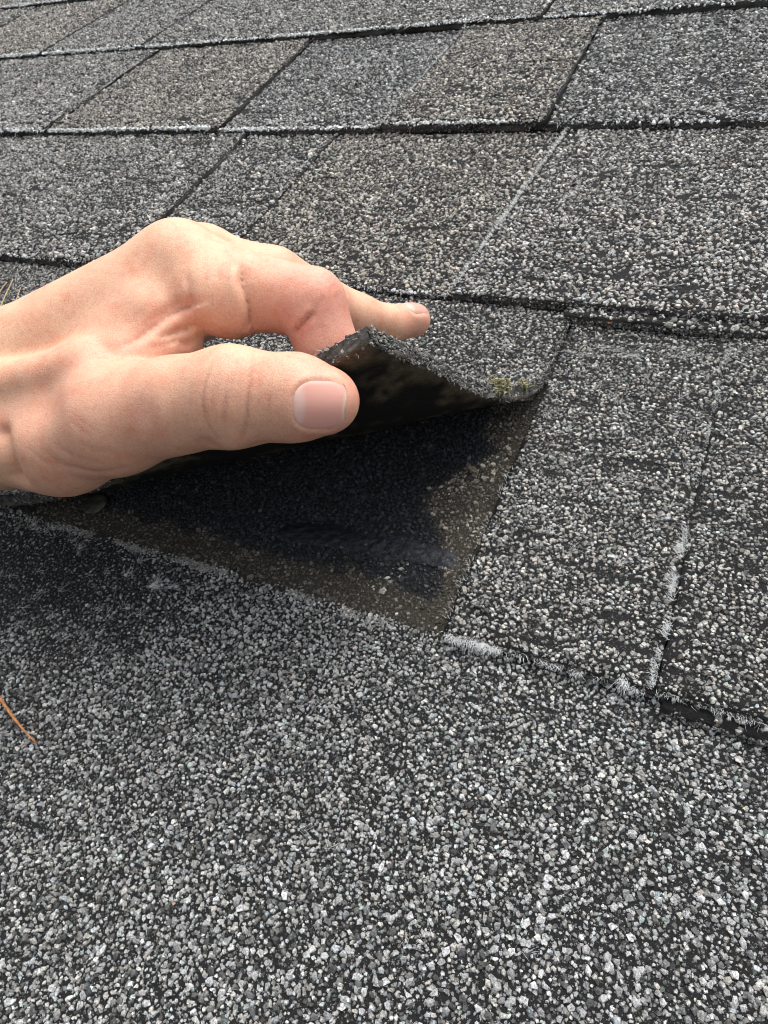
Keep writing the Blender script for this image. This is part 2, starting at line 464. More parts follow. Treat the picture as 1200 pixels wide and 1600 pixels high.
def granules_on(parent, top_fn, u0, u1, v0, v1, s, lod, tint, light, keep_fn=None, fines=0.0, col_fn=None, edge=0.8, skewf=None, crk=1.0):
    U, Vv = hexgrid(u0 + edge, u1 - edge, v0 + edge, v1, s)
    ok = (U > u0 + 0.3) & (U < u1 - 0.3) & (Vv > v0 + 0.3) & (Vv < v1)
    # thinner patches, and short cracks that run along the course
    pat = fbm(U / 9.0, Vv / 6.0, 31, 3); crack = fbm(U / 14.0, Vv / 1.9, 47, 2)
    ok &= rng.random(len(U)) < np.clip(1.25 - 1.25 * crk * sstep(0.64, 0.82, crack) - 0.40 * sstep(0.55, 0.8, pat), 0.05, 1)
    U, Vv = U[ok], Vv[ok]
    if skewf: U = skewf(U, Vv)
    P = top_fn(np.c_[U, Vv])
    ok = in_view(P)
    if keep_fn is not None: ok &= keep_fn(U, Vv)
    U, Vv, P = U[ok], Vv[ok], P[ok]
    r = s * np.clip(rng.lognormal(-0.70, 0.34, len(U)), 0.24, 0.92)
    C = granule_colour(U, Vv, tint, light)
    if col_fn is not None: C, r = col_fn(U, Vv, C, r)
    N = np.zeros_like(P); N[:, 2] = 1
    out = (U, Vv, P, r, C)
    if fines:
        n = int((u1 - u0) * (v1 - v0) * fines)
        a = rng.uniform(u0 + 0.4, u1 - 0.4, n); b = rng.uniform(v0 + 0.4, v1, n)
        if skewf: a = skewf(a, b)
        Pf = top_fn(np.c_[a, b]); ok = in_view(Pf, 0.1)
        if keep_fn is not None: ok &= keep_fn(a, b)
        a, b, Pf = a[ok], b[ok], Pf[ok]
        rf = rng.uniform(0.10, 0.27, len(a)); Cf = granule_colour(a, b, tint, 0.35)
        if col_fn is not None: Cf, rf = col_fn(a, b, Cf, rf)
        Nf = np.zeros_like(Pf); Nf[:, 2] = 1
        me = granule_mesh('fine_grit', Pf, Nf, rf, Cf, 3)
        if me: link('fine_grit', me, M_GRAN, parent, kind='stuff')
    return out
def shingle_piece(k, u0, u1, extra=0.0, tint=(1, 1, 1), light=0.52, s=1.6, lod=1, sk=0.0, skr=None, near=False, gap=0.6, gapr=None, fines=0.0, v0=None, v1=None, grain=True, parent=None, name='shingle', fuzz=(), lip=0):
    """one shingle of course k between the joints u0 and u1; sk leans its joints"""
    vb = k * E0 if v0 is None else v0; vt = (k + 1) * E0 + 5 if v1 is None else v1
    top = course_top(k, extra)
    if skr is None: skr = sk
    if gapr is None: gapr = gap
    skewf = lambda U, W: U + (sk + (skr - sk) * np.clip((U - u0) / (u1 - u0), 0, 1)) * (W - (k + 0.5) * E0) / E0
    topS = lambda G: top(np.c_[skewf(G[:, 0], G[:, 1]), G[:, 1]])
    def botS(G):
        q = topS(G); q[:, 2] = -0.4 + np.minimum(extra, 0); return q
    d = 2.6 if near else 6.0
    me = sheet(name, topS, botS, u0 + gap, u1 - gapr, vb, vt, d, d if near else 14.0, 0.55 if near else 0.9, abs(int(u0 * 3 + k * 7)) % 50)
    o = link(name, me, M_ASPH if grain else M_SPECK, parent if parent is not None else roof)
    if grain:
        U, Vv, P, r, C = granules_on(o, top, u0 + gap, u1 - gapr, vb, vt - 6, s, lod, tint, light, fines=fines, skewf=skewf if (sk or skr) else None)
        N = np.zeros_like(P); N[:, 2] = 1
        me = granule_mesh('granules', P, N, r, C)
        if me: link('granules', me, M_GRAN, o, kind='stuff')
    if fuzz: fibres_along(o, fuzz)
    if grain and k < 3: edge_grit(o, max(u0, -640) + 1, min(u1, 130) - 1, vb, 0.2, TH + extra - 0.3, int(max(0, min(u1, 130) - max(u0, -640)) * (7 if k < 2 else 4)))
    if lip: frayed_lip(o, k, u0 + 2, u1 - 2, TH + extra - 0.1, lip)
    return o

# ---- course below: the foreground shingle, running on under the lifted one
def low_top(G):
    w = np.where(G[:, 1] < 0, -TH * G[:, 1] / E0, -0.012 * G[:, 1])
    w = w + (fbm(G[:, 0] / 45, G[:, 1] / 38, 20, 2) - 0.5) * 1.0
    return np.c_[G, w]
def low_bot(G):
    q = low_top(G); q[:, 2] = np.minimum(q[:, 2] - 3, -0.5); return q
def dirt_amount(u, v):
    n = fbm(u / 7.0, v / 5.0, 77, 3) - 0.5
    band = sstep(-1.2, 1.2, v + 5 * n) * (1 - sstep(9.5, 13.5, v + 9 * n))
    ub = 3.5 + 17 * np.exp(-((v - 46) / 17.0) ** 2) + 9 * sstep(60, 80, v) + 8 * sstep(20, 0, v)
    side = (1 - sstep(ub - 2.5, ub + 2.5, -u + 12 * n)) * (v > 0) * (1 - 0.6 * sstep(95, 125, v))
    return np.clip(np.maximum(band, side), 0, 1) * (u < 3) * sstep(-176, -150, u) * np.where(u > -120, 1, 0.8)
def worn_shadow_patch(u, v):
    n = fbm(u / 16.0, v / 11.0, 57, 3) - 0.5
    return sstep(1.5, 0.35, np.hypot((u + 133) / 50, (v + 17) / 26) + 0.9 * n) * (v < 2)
def low_cols(U, Vv, C, r):
    cov = (Vv > 0.5 + 2 * (fbm(U / 4, U * 0 + 3, 5) - 0.5)) & (U < 2)
    fresh = np.clip(rng.lognormal(-3.85, 0.5, len(U)), 0.008, 0.09)[:, None] * np.array([0.92, 0.98, 1.12])
    D = dirt_amount(U, Vv)
    br = np.clip(rng.lognormal(-0.2, 0.5, len(U)), 0.22, 2.8)[:, None] * (0.55 + 0.75 * fbm(U / 5, Vv / 4, 97, 3))[:, None] * np.where(Vv < 15, 0.85, 1.15)[:, None] * np.array([0.122, 0.109, 0.090])
    pale = (fbm(U / 6, Vv / 6, 91) > 0.55) & (U > -27) & (Vv > 30) & (Vv < 64)
    br[pale] *= 1.7
    C = np.where(cov[:, None], fresh, C)
    C = np.where((D > rng.uniform(0.25, 0.75, len(U)))[:, None], br, C)
    # whitish crumbs near the tar strip
    w = (np.abs(U + 22 - 0.5 * (Vv - 12)) < 3) & (np.abs(Vv - 12) < 8) & (rng.random(len(U)) < 0.22)
    C[w] = rng.uniform(0.2, 0.42, w.sum())[:, None] * np.array([1, 0.96, 0.85])
    # small pale grains along the old butt line, and a worn patch with hand shadow painted into its dark grains
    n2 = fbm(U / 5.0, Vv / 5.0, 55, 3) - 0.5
    worn = worn_shadow_patch(U, Vv)
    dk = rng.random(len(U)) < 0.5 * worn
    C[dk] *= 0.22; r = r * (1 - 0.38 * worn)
    pale_line = np.exp(-((Vv + 1.2 + 3 * n2) / 1.5) ** 2) * sstep(-185, -160, U) * (U < 1)
    hit = rng.random(len(U)) < 0.9 * pale_line
    C[hit] = rng.uniform(0.2, 0.48, hit.sum())[:, None] * np.array([1.0, 0.98, 0.93]); r = np.where(hit, r * 0.72, r)
    r = np.where(D > 0.4, r * rng.choice([0.6, 0.8, 1.25], len(U), p=[0.4, 0.45, 0.15]), r)
    return C, r
low_keep = lambda U, Vv: (Vv < 1.5) | ((U < 2.5) & (Vv < 120))
lowcol = np.array([0.016, 0.0165, 0.018])
me = sheet('shingle', low_top, low_bot, -460, 330, -E0, 146, 3.2, 3.2, 0.6, 3)
co = np.empty(len(me.vertices) * 3, np.float32); me.vertices.foreach_get('co', co); co = co.reshape(-1, 3) / MM
D = dirt_amount(co[:, 0], co[:, 1])[:, None]
ca = me.color_attributes['col']; buf = np.empty(len(co) * 4, np.float32); ca.data.foreach_get('color', buf); buf = buf.reshape(-1, 4)
buf[:, :3] = buf[:, :3] * (1 - D) + np.array([0.038, 0.034, 0.026]) * D
ca.data.foreach_set('color', buf.ravel())
low = link('shingle', me, M_ASPH, roof, label='foreground shingle, bare dirty strip showing below the lifted corner')
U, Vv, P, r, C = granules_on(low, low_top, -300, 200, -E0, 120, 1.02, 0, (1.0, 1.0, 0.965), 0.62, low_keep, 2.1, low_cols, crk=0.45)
N = np.zeros_like(P); N[:, 2] = 1
# the largest in the picture are pieces of their own, the rest one part
score = r / cam_depth(P) * in_view(P, -0.02) * (Vv < -2)
pick = np.argsort(-score)[:300]
rest = np.ones(len(P), bool); rest[pick] = False
link('granules', granule_mesh('granules', P[rest], N[rest], r[rest], C[rest]), M_GRAN, low, kind='stuff')
protos = []
for i in range(60):
    g = granule_mesh('granule', np.zeros((1, 3)), np.array([[0, 0, 1.0]]), np.ones(1), C[pick[i * 5:i * 5 + 1]].mean(1, keepdims=True) * np.ones((1, 3)), 0)
    g.materials.append(M_GRAN); protos.append(g)
for i, q in enumerate(pick):
    o = bpy.data.objects.new('granule', protos[i // 5]); COL.objects.link(o); o.parent = low
    o.location = P[q] * MM; o.scale = (r[q],) * 3; o.rotation_euler = (0, 0, rng.uniform(0, 6.28))

nd = 4200
du_ = -178 + 178 * rng.random(nd) ** 0.8
dv_ = -0.9 + 2.2 * (fbm(du_ / 9, du_ * 0, 71, 3) - 0.5) + rng.normal(0, 0.85, nd)
gate = rng.random(nd) < sstep(0.40, 0.62, fbm(du_ / 7, du_ * 0 + 2, 73, 3)) * sstep(-178, -120, du_)
du_, dv_ = du_[gate], dv_[gate]; nd = len(du_)
Pd = low_top(np.c_[du_, dv_]); Nd = np.zeros_like(Pd); Nd[:, 2] = 1
link('pale_grit', granule_mesh('pale_grit', Pd, Nd, rng.uniform(0.16, 0.48, nd), rng.uniform(0.10, 0.38, nd)[:, None] * np.array([1.0, 0.98, 0.92]), 2), M_GRAN, low, kind='stuff')
fz = [((-95, -13, 1.5), (-84, -11, 1.5), 60, 5.0, 0.03, (0.8, 0.5, 0.1), 0.35)]
for q in range(30):
    a, b = rng.uniform(-165, -85), rng.uniform(-40, -4)
    fz.append(((a, b, 0.6 - b * 0.028), (a + 5, b + 2, 0.6 - b * 0.028), 12, 3.2, 0.028, (0.8, 0.4, 0.12), 0.5))
for q in range(22):
    a, b = rng.uniform(-110, 70), rng.uniform(-110, -20)
    fz.append(((a, b, 0.6 - b * 0.028), (a + 4, b + 2, 0.6 - b * 0.028), 9, 3.0, 0.025, (0.5, 0.4, 0.12), 0.6))
fibres_along(low, fz)

# tar strip under the lifted corner
def tar():
    nu, nv = 90, 26
    a, b = np.meshgrid(np.linspace(0, 1, nu), np.linspace(-1, 1, nv), indexing='ij')
    u = -67 + 64 * a
    cv = 20.0 + 3.0 * np.sin(a * 2.4) - 0.5 + 2.5 * a
    hw = (5.2 - 1.0 * a) * np.clip(1 - np.abs(2 * a - 1) ** 5, 0, 1) ** 0.5 + 0.05
    hw = hw * (0.8 + 0.45 * fbm(a * 12, b * 0 + np.sign(b), 61, 3))
    v = cv + b * hw
    edge = np.clip(np.minimum(1 - np.abs(b), np.minimum(a, 1 - a) * 6), 0, 1)
    h = -0.45 + 1.25 * edge ** 0.4 + 1.0 * (fbm(u / 1.7, v / 1.5, 63, 3) - 0.5)
    P = low_top(np.c_[u.ravel(), v.ravel()]); P[:, 2] += h.ravel()
    ix = np.arange(nu * nv).reshape(nu, nv)
    F = np.stack([ix[:-1, :-1].ravel(), ix[1:, :-1].ravel(), ix[1:, 1:].ravel(), ix[:-1, 1:].ravel()], 1)
    link('tar_strip', mesh_from('tar_strip', P * MM, [F], True), M_SEAL, low)
tar()

# ---- right of the joint: the two shingles that stay down
WARM = (1.07, 1.0, 0.885); COOL = (1.01, 1.0, 0.96); NEUT = (1.03, 1, 0.93)
UP = (0, -0.5, 0.8)
fz_a = [((1.5, -0.3, 2.5), (24, -0.3, 2.5), 520, 2.5, 0.04, (0.0, -1.0, 0.25), 0.4),
        ((27, -0.3, 2.5), (54, -0.3, 2.5), 220, 1.9, 0.035, (0.1, -1.0, 0.3), 0.45),
        ((47, 0.2, 3.2), (50, 0.2, 3.2), 40, 3.8, 0.035, (0.1, -1, 0.4), 0.3),
        ((1.2, 4, 3.5), (1.2, 60, 3), 120, 1.7, 0.035, (-0.6, 0.3, 0.6), 0.6),
        ((12, 124, 1.6), (32, 119, 1.6), 70, 3.6, 0.028, (1.0, 0.15, 0.03), 0.3),
        ((5, 118, 1.6), (45, 124, 1.6), 70, 3.5, 0.03, (0.6, 0.3, 0.12), 0.6)]
for q in range(26):
    a, b = rng.uniform(3, 52), rng.uniform(4, 110)
    fz_a.append(((a, b, 3.9 - 3.5 * b / 143), (a + rng.uniform(-5, 5), b + rng.uniform(-3, 3), 3.9 - 3.5 * b / 143), 16, 2.2, 0.03, (0.5, 0.4, 0.15), 0.6))
sh_a = shingle_piece(0, 0.9, 55.5, 0.0, NEUT, 0.62, 1.06, 0, near=True, gap=0.0, fines=1.9, fuzz=fz_a, sk=-1.0)
fz_b = [((55, 22, 5.0), (55, 50, 4.5), 240, 2.4, 0.04, (-0.8, 0.2, 0.5), 0.5),
        ((55, 0, 5), (56, 22, 5), 260, 1.6, 0.035, (-0.8, 0.2, 0.4), 0.5),
        ((54.5, 50, 4), (55.5, 130, 3), 340, 1.5, 0.035, (-0.8, 0.2, 0.4), 0.5),
        ((57, -0.3, 3.6), (120, -0.3, 3.6), 300, 1.8, 0.035, (0.1, -1, 0.35), 0.45)]
for q in range(10):
    a, b = rng.uniform(58, 100), rng.uniform(2, 70)
    fz_b.append(((a, b, 6 - 3.5 * b / 143), (a + 4, b + 2, 6 - 3.5 * b / 143), 14, 2.2, 0.03, (0.5, 0.4, 0.15), 0.6))
sh_b = shingle_piece(0, 55.4, 330, 1.1, NEUT, 0.60, 1.06, 0, near=True, gap=0.0, fines=1.5, fuzz=fz_b, sk=-1.5)
shingle_piece(0, 57.5, 330, -1.2, NEUT, 0.5, 1.5, 1, near=True, v0=-4.0, v1=14, parent=sh_b, name='backing_layer')

# ---- the courses above
def fz_edge(k, u0, u1, cnt, ln=3.0, rad=0.07, z=4.2):
    return [((u0, k * E0 - 0.2, z - 0.6), (u1, k * E0 - 0.2, z - 0.6), cnt // 2, ln * 0.6, rad, (0.2, -0.8, 0.35), 0.5)]
def fz_joint(u, k, cnt, dx=-0.6, z=3.5, lo=0.0, hi=1.0, sk=0.0):
    return [((u - sk / 2 + sk * lo, (k + lo) * E0, z + TH * (1 - lo) * 0.6), (u - sk / 2 + sk * hi, (k + hi) * E0, z), cnt, 1.6, 0.06, (dx, 0.1, 0.6), 0.6)]
s1 = shingle_piece(1, -45, 330, 1.0, (1.04, 1, 0.93), 0.80, 1.5, 1, sk=11, skr=0, near=True, fines=0.3,
                   fuzz=fz_joint(-45, 1, 1100, -0.7, 2.4, 0.0, 1.0, 11) + fz_edge(1, -40, 100, 200, 2.5, 0.04, 4.6))
shingle_piece(1, -4, 330, -0.6, NEUT, 0.57, 1.6, 1, near=True, v0=136.5, v1=156, parent=s1, name='backing_layer')
shingle_piece(1, -173, -45, 0.0, WARM, 0.74, 1.5, 1, sk=0, skr=11, gap=0.1, near=True, lip=120, fuzz=fz_edge(1, -110, -50, 260, 3.0, 0.06))
shingle_piece(1, -233, -173, 0.5, NEUT, 0.70, 1.55, 1, sk=-7, skr=0, gap=0.5, gapr=0.3, fuzz=fz_edge(1, -225, -175, 60))
shingle_piece(1, -470, -233, 1.8, NEUT, 0.68, 1.6, 1, sk=-7, gapr=0.8, lip=140, fuzz=fz_edge(1, -330, -250, 160, 3, 0.06, 6) + fz_joint(-234, 1, 60, 0.6, 2))
shingle_piece(2, -54, 330, 0.2, COOL, 0.70, 1.65, 1, sk=-4, gap=0.9, lip=120, fuzz=fz_edge(2, -50, 120, 220, 3, 0.08))
shingle_piece(2, -145, -54, 2.0, WARM, 0.76, 1.65, 1, sk=0, skr=-4, gapr=0.8, lip=140, fuzz=fz_joint(-145, 2, 420, -0.7, 2.6) + fz_joint(-55, 2, 300, 0.4, 3) + fz_edge(2, -140, -60, 260, 3, 0.09, 6))
shingle_piece(2, -261, -145, 0.0, COOL, 0.69, 1.7, 1, sk=-9, skr=0, gap=0.9, lip=260, fuzz=fz_edge(2, -255, -150, 420, 4, 0.13))
shingle_piece(2, -409, -261, 1.6, WARM, 0.74, 1.75, 2, sk=2, skr=-9, gapr=1.2, lip=440, fuzz=fz_edge(2, -405, -265, 620, 4.5, 0.16, 5) + fz_joint(-262, 2, 120, 0.5, 2.5))
shingle_piece(2, -620, -409, 2.8, NEUT, 0.72, 1.85, 2, sk=2, gapr=1.4, lip=320, fuzz=fz_edge(2, -470, -411, 420, 5, 0.18, 6) + fz_joint(-410, 2, 320, 0.5, 3.5))
shingle_piece(3, -95, 330, 0.0, NEUT, 0.76, 1.9, 2, gap=0.9, lip=220, fuzz=fz_edge(3, -90, 90, 260, 4, 0.13))
shingle_piece(3, -426, -95, 1.2, NEUT, 0.74, 1.9, 2, sk=6, skr=0, gap=0.9, gapr=1.0, lip=660, fuzz=fz_edge(3, -420, -100, 900, 5, 0.17, 5))
shingle_piece(3, -545, -426, 2.0, NEUT, 0.74, 2.0, 2, sk=6, gapr=1.3, lip=360, fuzz=fz_edge(3, -540, -430, 420, 5, 0.18, 5) + fz_joint(-427, 3, 160, 0.5, 2.5))
shingle_piece(3, -681, -545, 2.6, WARM, 0.72, 2.1, 2, sk=-4, skr=6, gapr=1.3, lip=360, fuzz=fz_edge(3, -680, -550, 400, 5, 0.2, 6))
shingle_piece(3, -930, -681, 3.2, NEUT, 0.72, 2.2, 2, sk=-4, gapr=1.6)
shingle_piece(4, -150, 330, 0.0, COOL, 0.74, 2.1, 2)
shingle_piece(4, -480, -150, 1.4, NEUT, 0.74, 2.1, 2)
shingle_piece(4, -740, -480, 2.2, NEUT, 0.74, 2.2, 2, lip=440, fuzz=fz_edge(4, -730, -490, 620, 6, 0.22, 6))
shingle_piece(4, -1100, -740, 0.6, WARM, 0.74, 2.3, 2, lip=300, fuzz=fz_edge(4, -900, -745, 300, 6, 0.22))
# beyond the frame
for k, us in ((5, (-1200, -830, -500, -210, 330)), (6, (-1300, -900, -600, -300, 330)), (7, (-1300, -820, -400, 0, 330)),
              (0, (-800, -421)), (1, (-820, -470)), (2, (-900, -620)), (-1, (-800, -460)), (-2, (-700, -300, 40, 330))):
    for a, b in zip(us[:-1], us[1:]):
        shingle_piece(k, a, b, float(rng.uniform(0, 1.5)), grain=False)

# ---------------------------------------------------------------- the lifted shingle
FA = np.array([0.0, 114.95]); FB = np.array([-202.43, 0.0]); F_MAX = 1.149; F_Q = 66.72; F_P = 0.589
_d = (FA - FB) / np.linalg.norm(FA - FB); _n = np.array([_d[1], -_d[0]])
_qs = np.linspace(0, 200, 801); _al = F_MAX * np.clip(_qs / F_Q, 0, 1) ** F_P
_x = np.concatenate([[0], np.cumsum(np.cos(_al[:-1]) * 0.25)]); _z = np.concatenate([[0], np.cumsum(np.sin(_al[:-1]) * 0.25)])
def bend(G, off=0.0):
    """roll the free corner up about a slanting axis; off = distance above the sheet"""
    q = (G - FA) @ _n; s = (G - FA) @ _d
    qx = np.where(q > 0, np.interp(q, _qs, _x), q); qz = np.where(q > 0, np.interp(q, _qs, _z), 0)
    an = np.where(q > 0, np.interp(q, _qs, _al), 0)
    N = np.stack([-np.sin(an) * _n[0], -np.sin(an) * _n[1], np.cos(an)], 1)
    base = 4.0 - 2.5 * np.clip(G[:, 1] / E0, 0, 1) * (1 - sstep(0, 40, q))
    P = np.c_[FA + np.outer(s, _d) + np.outer(qx, _n), qz + base]
    wav = (fbm(G[:, 0] / 30, G[:, 1] / 26, 131, 2) - 0.5) * 1.6 + (fbm(G[:, 0] / 6, G[:, 1] / 6, 133, 2) - 0.5) * 0.5
    return P + N * (wav[:, None] + off), N
def flap_under(G):
    n = fbm(G[:, 0] / 5, G[:, 1] / 5, 141, 3); e = np.minimum(-G[:, 0], G[:, 1])
    d = sstep(0.58, 0.85, n + 0.45 * np.exp(-e / 4.0))[:, None]
    return np.array([0.012, 0.0115, 0.011]) * (1 - d) + np.array([0.105, 0.085, 0.055]) * d
FL_T = 4.3
lift = link('lifted_shingle', sheet('lifted_shingle', lambda G: bend(G)[0], lambda G: bend(G, -FL_T)[0], -420, -0.6, 0.0, 148, 2.4, 2.4, 0.9, 12, ucol=flap_under), M_ASPH,
            label='curled asphalt shingle, its loose corner pulled up between thumb and finger', category='shingle')
U, Vv = hexgrid(-420, -1, 0.5, 147, 1.2)
ok = (U < -1.2) & (U > -419) & (Vv > 0.8) & (Vv < 142) & (rng.random(len(U)) < 0.95 - 0.5 * sstep(0.55, 0.8, fbm(U / 9, Vv / 6, 33, 3)))
U, Vv = U[ok], Vv[ok]
P, N = bend(np.c_[U, Vv])
ok = in_view(P); U, Vv, P, N = U[ok], Vv[ok], P[ok], N[ok]
r = 1.2 * np.clip(rng.lognormal(-0.70, 0.32, len(U)), 0.24, 0.8)
link('granules', granule_mesh('granules', P, N, r, granule_colour(U, Vv, NEUT, 0.58)), M_GRAN, lift, kind='stuff')
# grit and torn mat along the free edges
ne = 4200
t = rng.random(ne); side = rng.random(ne) < 0.5
G = np.where(side[:, None], np.c_[-0.6 + 0 * t, 135 * t], np.c_[-2 - 228 * t, 0.2 + 0 * t])
off = 0.35 - rng.uniform(0.0, 1.0, ne) ** 1.3 * (FL_T + 0.7)
P, N = bend(G)
Pa, _ = bend(G + np.where(side[:, None], [[0.0, 1.0]], [[1.0, 0.0]]))
O = np.cross(Pa - P, N) * np.where(side, 1, -1)[:, None] * -1
O /= np.linalg.norm(O, axis=1, keepdims=True)
Pi, _ = bend(G + np.where(side[:, None], [[-1.0, 0.0]], [[0.0, 1.0]]))
O *= np.sign(((P - Pi) * O).sum(1))[:, None]
P = P + N * off[:, None] + O * np.clip(rng.normal(-0.1, 0.3, ne), -0.8, 0.25)[:, None]
gc = np.clip(rng.lognormal(-2.45, 0.75, ne) * (1 + 0.9 * (off > -0.5)), 0.015, 0.26)[:, None] * np.array([1.0, 0.97, 0.88])
link('edge_grit', granule_mesh('edge_grit', P, O, rng.uniform(0.18, 0.62, ne), gc, 1), M_GRAN, lift, kind='stuff')
nf = 420
sel = rng.integers(0, ne, nf)
Dn = O[sel] + rng.normal(0, 0.6, (nf, 3))
link('fibres', fibre_mesh('fibres', P[sel], Dn, rng.uniform(0.6, 2.4, nf), rng.uniform(0.02, 0.045, nf)), M_FIBRE, lift, kind='stuff')

# ---------------------------------------------------------------- the hand: a smooth blend of tapered bones, meshed by surface nets
HJ = dict(
 T0=(-24.9,17.2,66.8,7.5),
 T1=(-31.6,15.6,67.9,9.6),
 TI=(-47.7,12.0,68.6,11.5),
 TP=(-62.6,7.7,66.9,11.3),
 TM=(-81.3,3.0,63.0,14),
 TH=(-100.7,-1.9,56.7,14),
 TC=(-119.2,-3.8,58.4,14.8),
 I1=(-83.5,47.4,76.9,11.4),
 Ia=(-62.0,47.7,71.2,9.7),
 I2=(-45.2,48.8,68.4,9.2),
 I3=(-40.4,43.3,59.6,8.2),
 IB=(-71.0,41.0,73.9,9.5),
 IC=(-66.2,41.3,72.2,9.5),
 WA=(-83.5,17.6,72.0,5.5),
 WB=(-76.0,33.0,71.2,5.2),
 WC=(-79.1,18.1,69.3,5.5),
 WD=(-76.3,29.9,66.0,5.4),
 I4=(-41.9,41.7,50.1,7.2),
 M1=(-90.4,62.3,66.8,10.8),
 M2=(-71.5,68.7,60.0,9.0),
 M3=(-54.2,81.5,38.6,6.8),
 Mb=(-47.6,88.9,31.0,5.7),
 M4=(-43.0,96.6,27.2,5.7),
 R1=(-99.8,68.0,52.0,10),
 R2=(-85.7,73.7,45.8,8),
 R3=(-78.7,86.7,39.1,7),
 R4=(-76.3,94.3,31.2,6),
 P1=(-111.6,72.1,43.8,9.5),
 P2=(-99.6,76.2,38.9,8),
 P3=(-95.9,86.9,32.4,6.2),
 P4=(-92.6,97.0,27.0,5.5),
 W1=(-131.9,5.7,63.5,15.9),
 W2=(-145.5,13.6,57.6,16.5),
 W3=(-163.5,22.4,47.8,16),
 W4=(-171.2,24.7,40.3,13),
 C1=(-132.3,-0.6,50.3,14.0),
 C2=(-153.2,13.6,39.2,14),
 B1=(-84.9,30.5,71.5,11),
 B2=(-92.9,15.3,65.4,12),
 E1=(-116.4,-1.7,70.8,6.3),
 E2=(-103.0,4.1,71.7,6),
 E3=(-89.8,9.9,73.3,6.3),
 F1=(-228,-14,84,19),
 F2=(-240,0,66,19),
 F3=(-238,-14,58,18),
)
def hv(k):
    return np.array(HJ[k][:3], np.float32), HJ[k][3]
def cone(P, a, b):
    A, ra = hv(a); B, rb = hv(b)
    ab = B - A; t = np.clip(((P - A) @ ab) / (ab @ ab), 0, 1)
    return np.sqrt((((P - A) - t[:, None] * ab) ** 2).sum(1)) - (ra + (rb - ra) * t)
def smin(a, b, k):
    h = np.maximum(k - np.abs(a - b), 0) / k
    return np.minimum(a, b) - h * h * h * k / 6
def chain(P, names, k=3.0):
    d = None
    for a, b in zip(names[:-1], names[1:]):
        c = cone(P, a, b); d = c if d is None else smin(d, c, k)
    return d
def hand_sdf(P):
    P = np.asarray(P, np.float32)
    palm = chain(P, ['W1', 'I1'])
    for ch in (['W2', 'M1'], ['W3', 'R1'], ['W4', 'P1'], ['I1', 'M1', 'R1', 'P1'], ['C1', 'TH'], ['C1', 'C2'], ['C2', 'P1'], ['W1', 'C1'], ['W4', 'C2']):
        palm = smin(palm, chain(P, ch), 9.0)
    for ch in (['W1', 'F1'], ['W3', 'F2'], ['C1', 'F3'], ['C2', 'F3']):
        palm = smin(palm, chain(P, ch), 9.0)
    thumb = chain(P, ['T0', 'T1', 'TI', 'TP', 'TM', 'TH', 'TC'], 5.0)
    d = smin(palm, thumb, 9.0)
    d = smin(d, cone(P, 'B1', 'B2'), 10.0)
    ind = chain(P, ['I1', 'Ia', 'I2', 'I3', 'I4'], 1.5)
    mid = chain(P, ['M1', 'M2', 'M3', 'Mb', 'M4'], 4.0)
    rin = chain(P, ['R1', 'R2', 'R3', 'R4'], 3.0)
    pin = chain(P, ['P1', 'P2', 'P3', 'P4'], 3.0)
    for f in (ind, mid, rin, pin):
        d = smin(d, f, 3.0)
    d = smin(d, cone(P, 'IB', 'IC'), 7.0)
    d = smin(d, chain(P, ['E1', 'E2', 'E3'], 2.0), 6.0)
    d = smin(d, cone(P, 'WC', 'WD'), 4.0)
    return smin(d, cone(P, 'WA', 'WB'), 4.0)
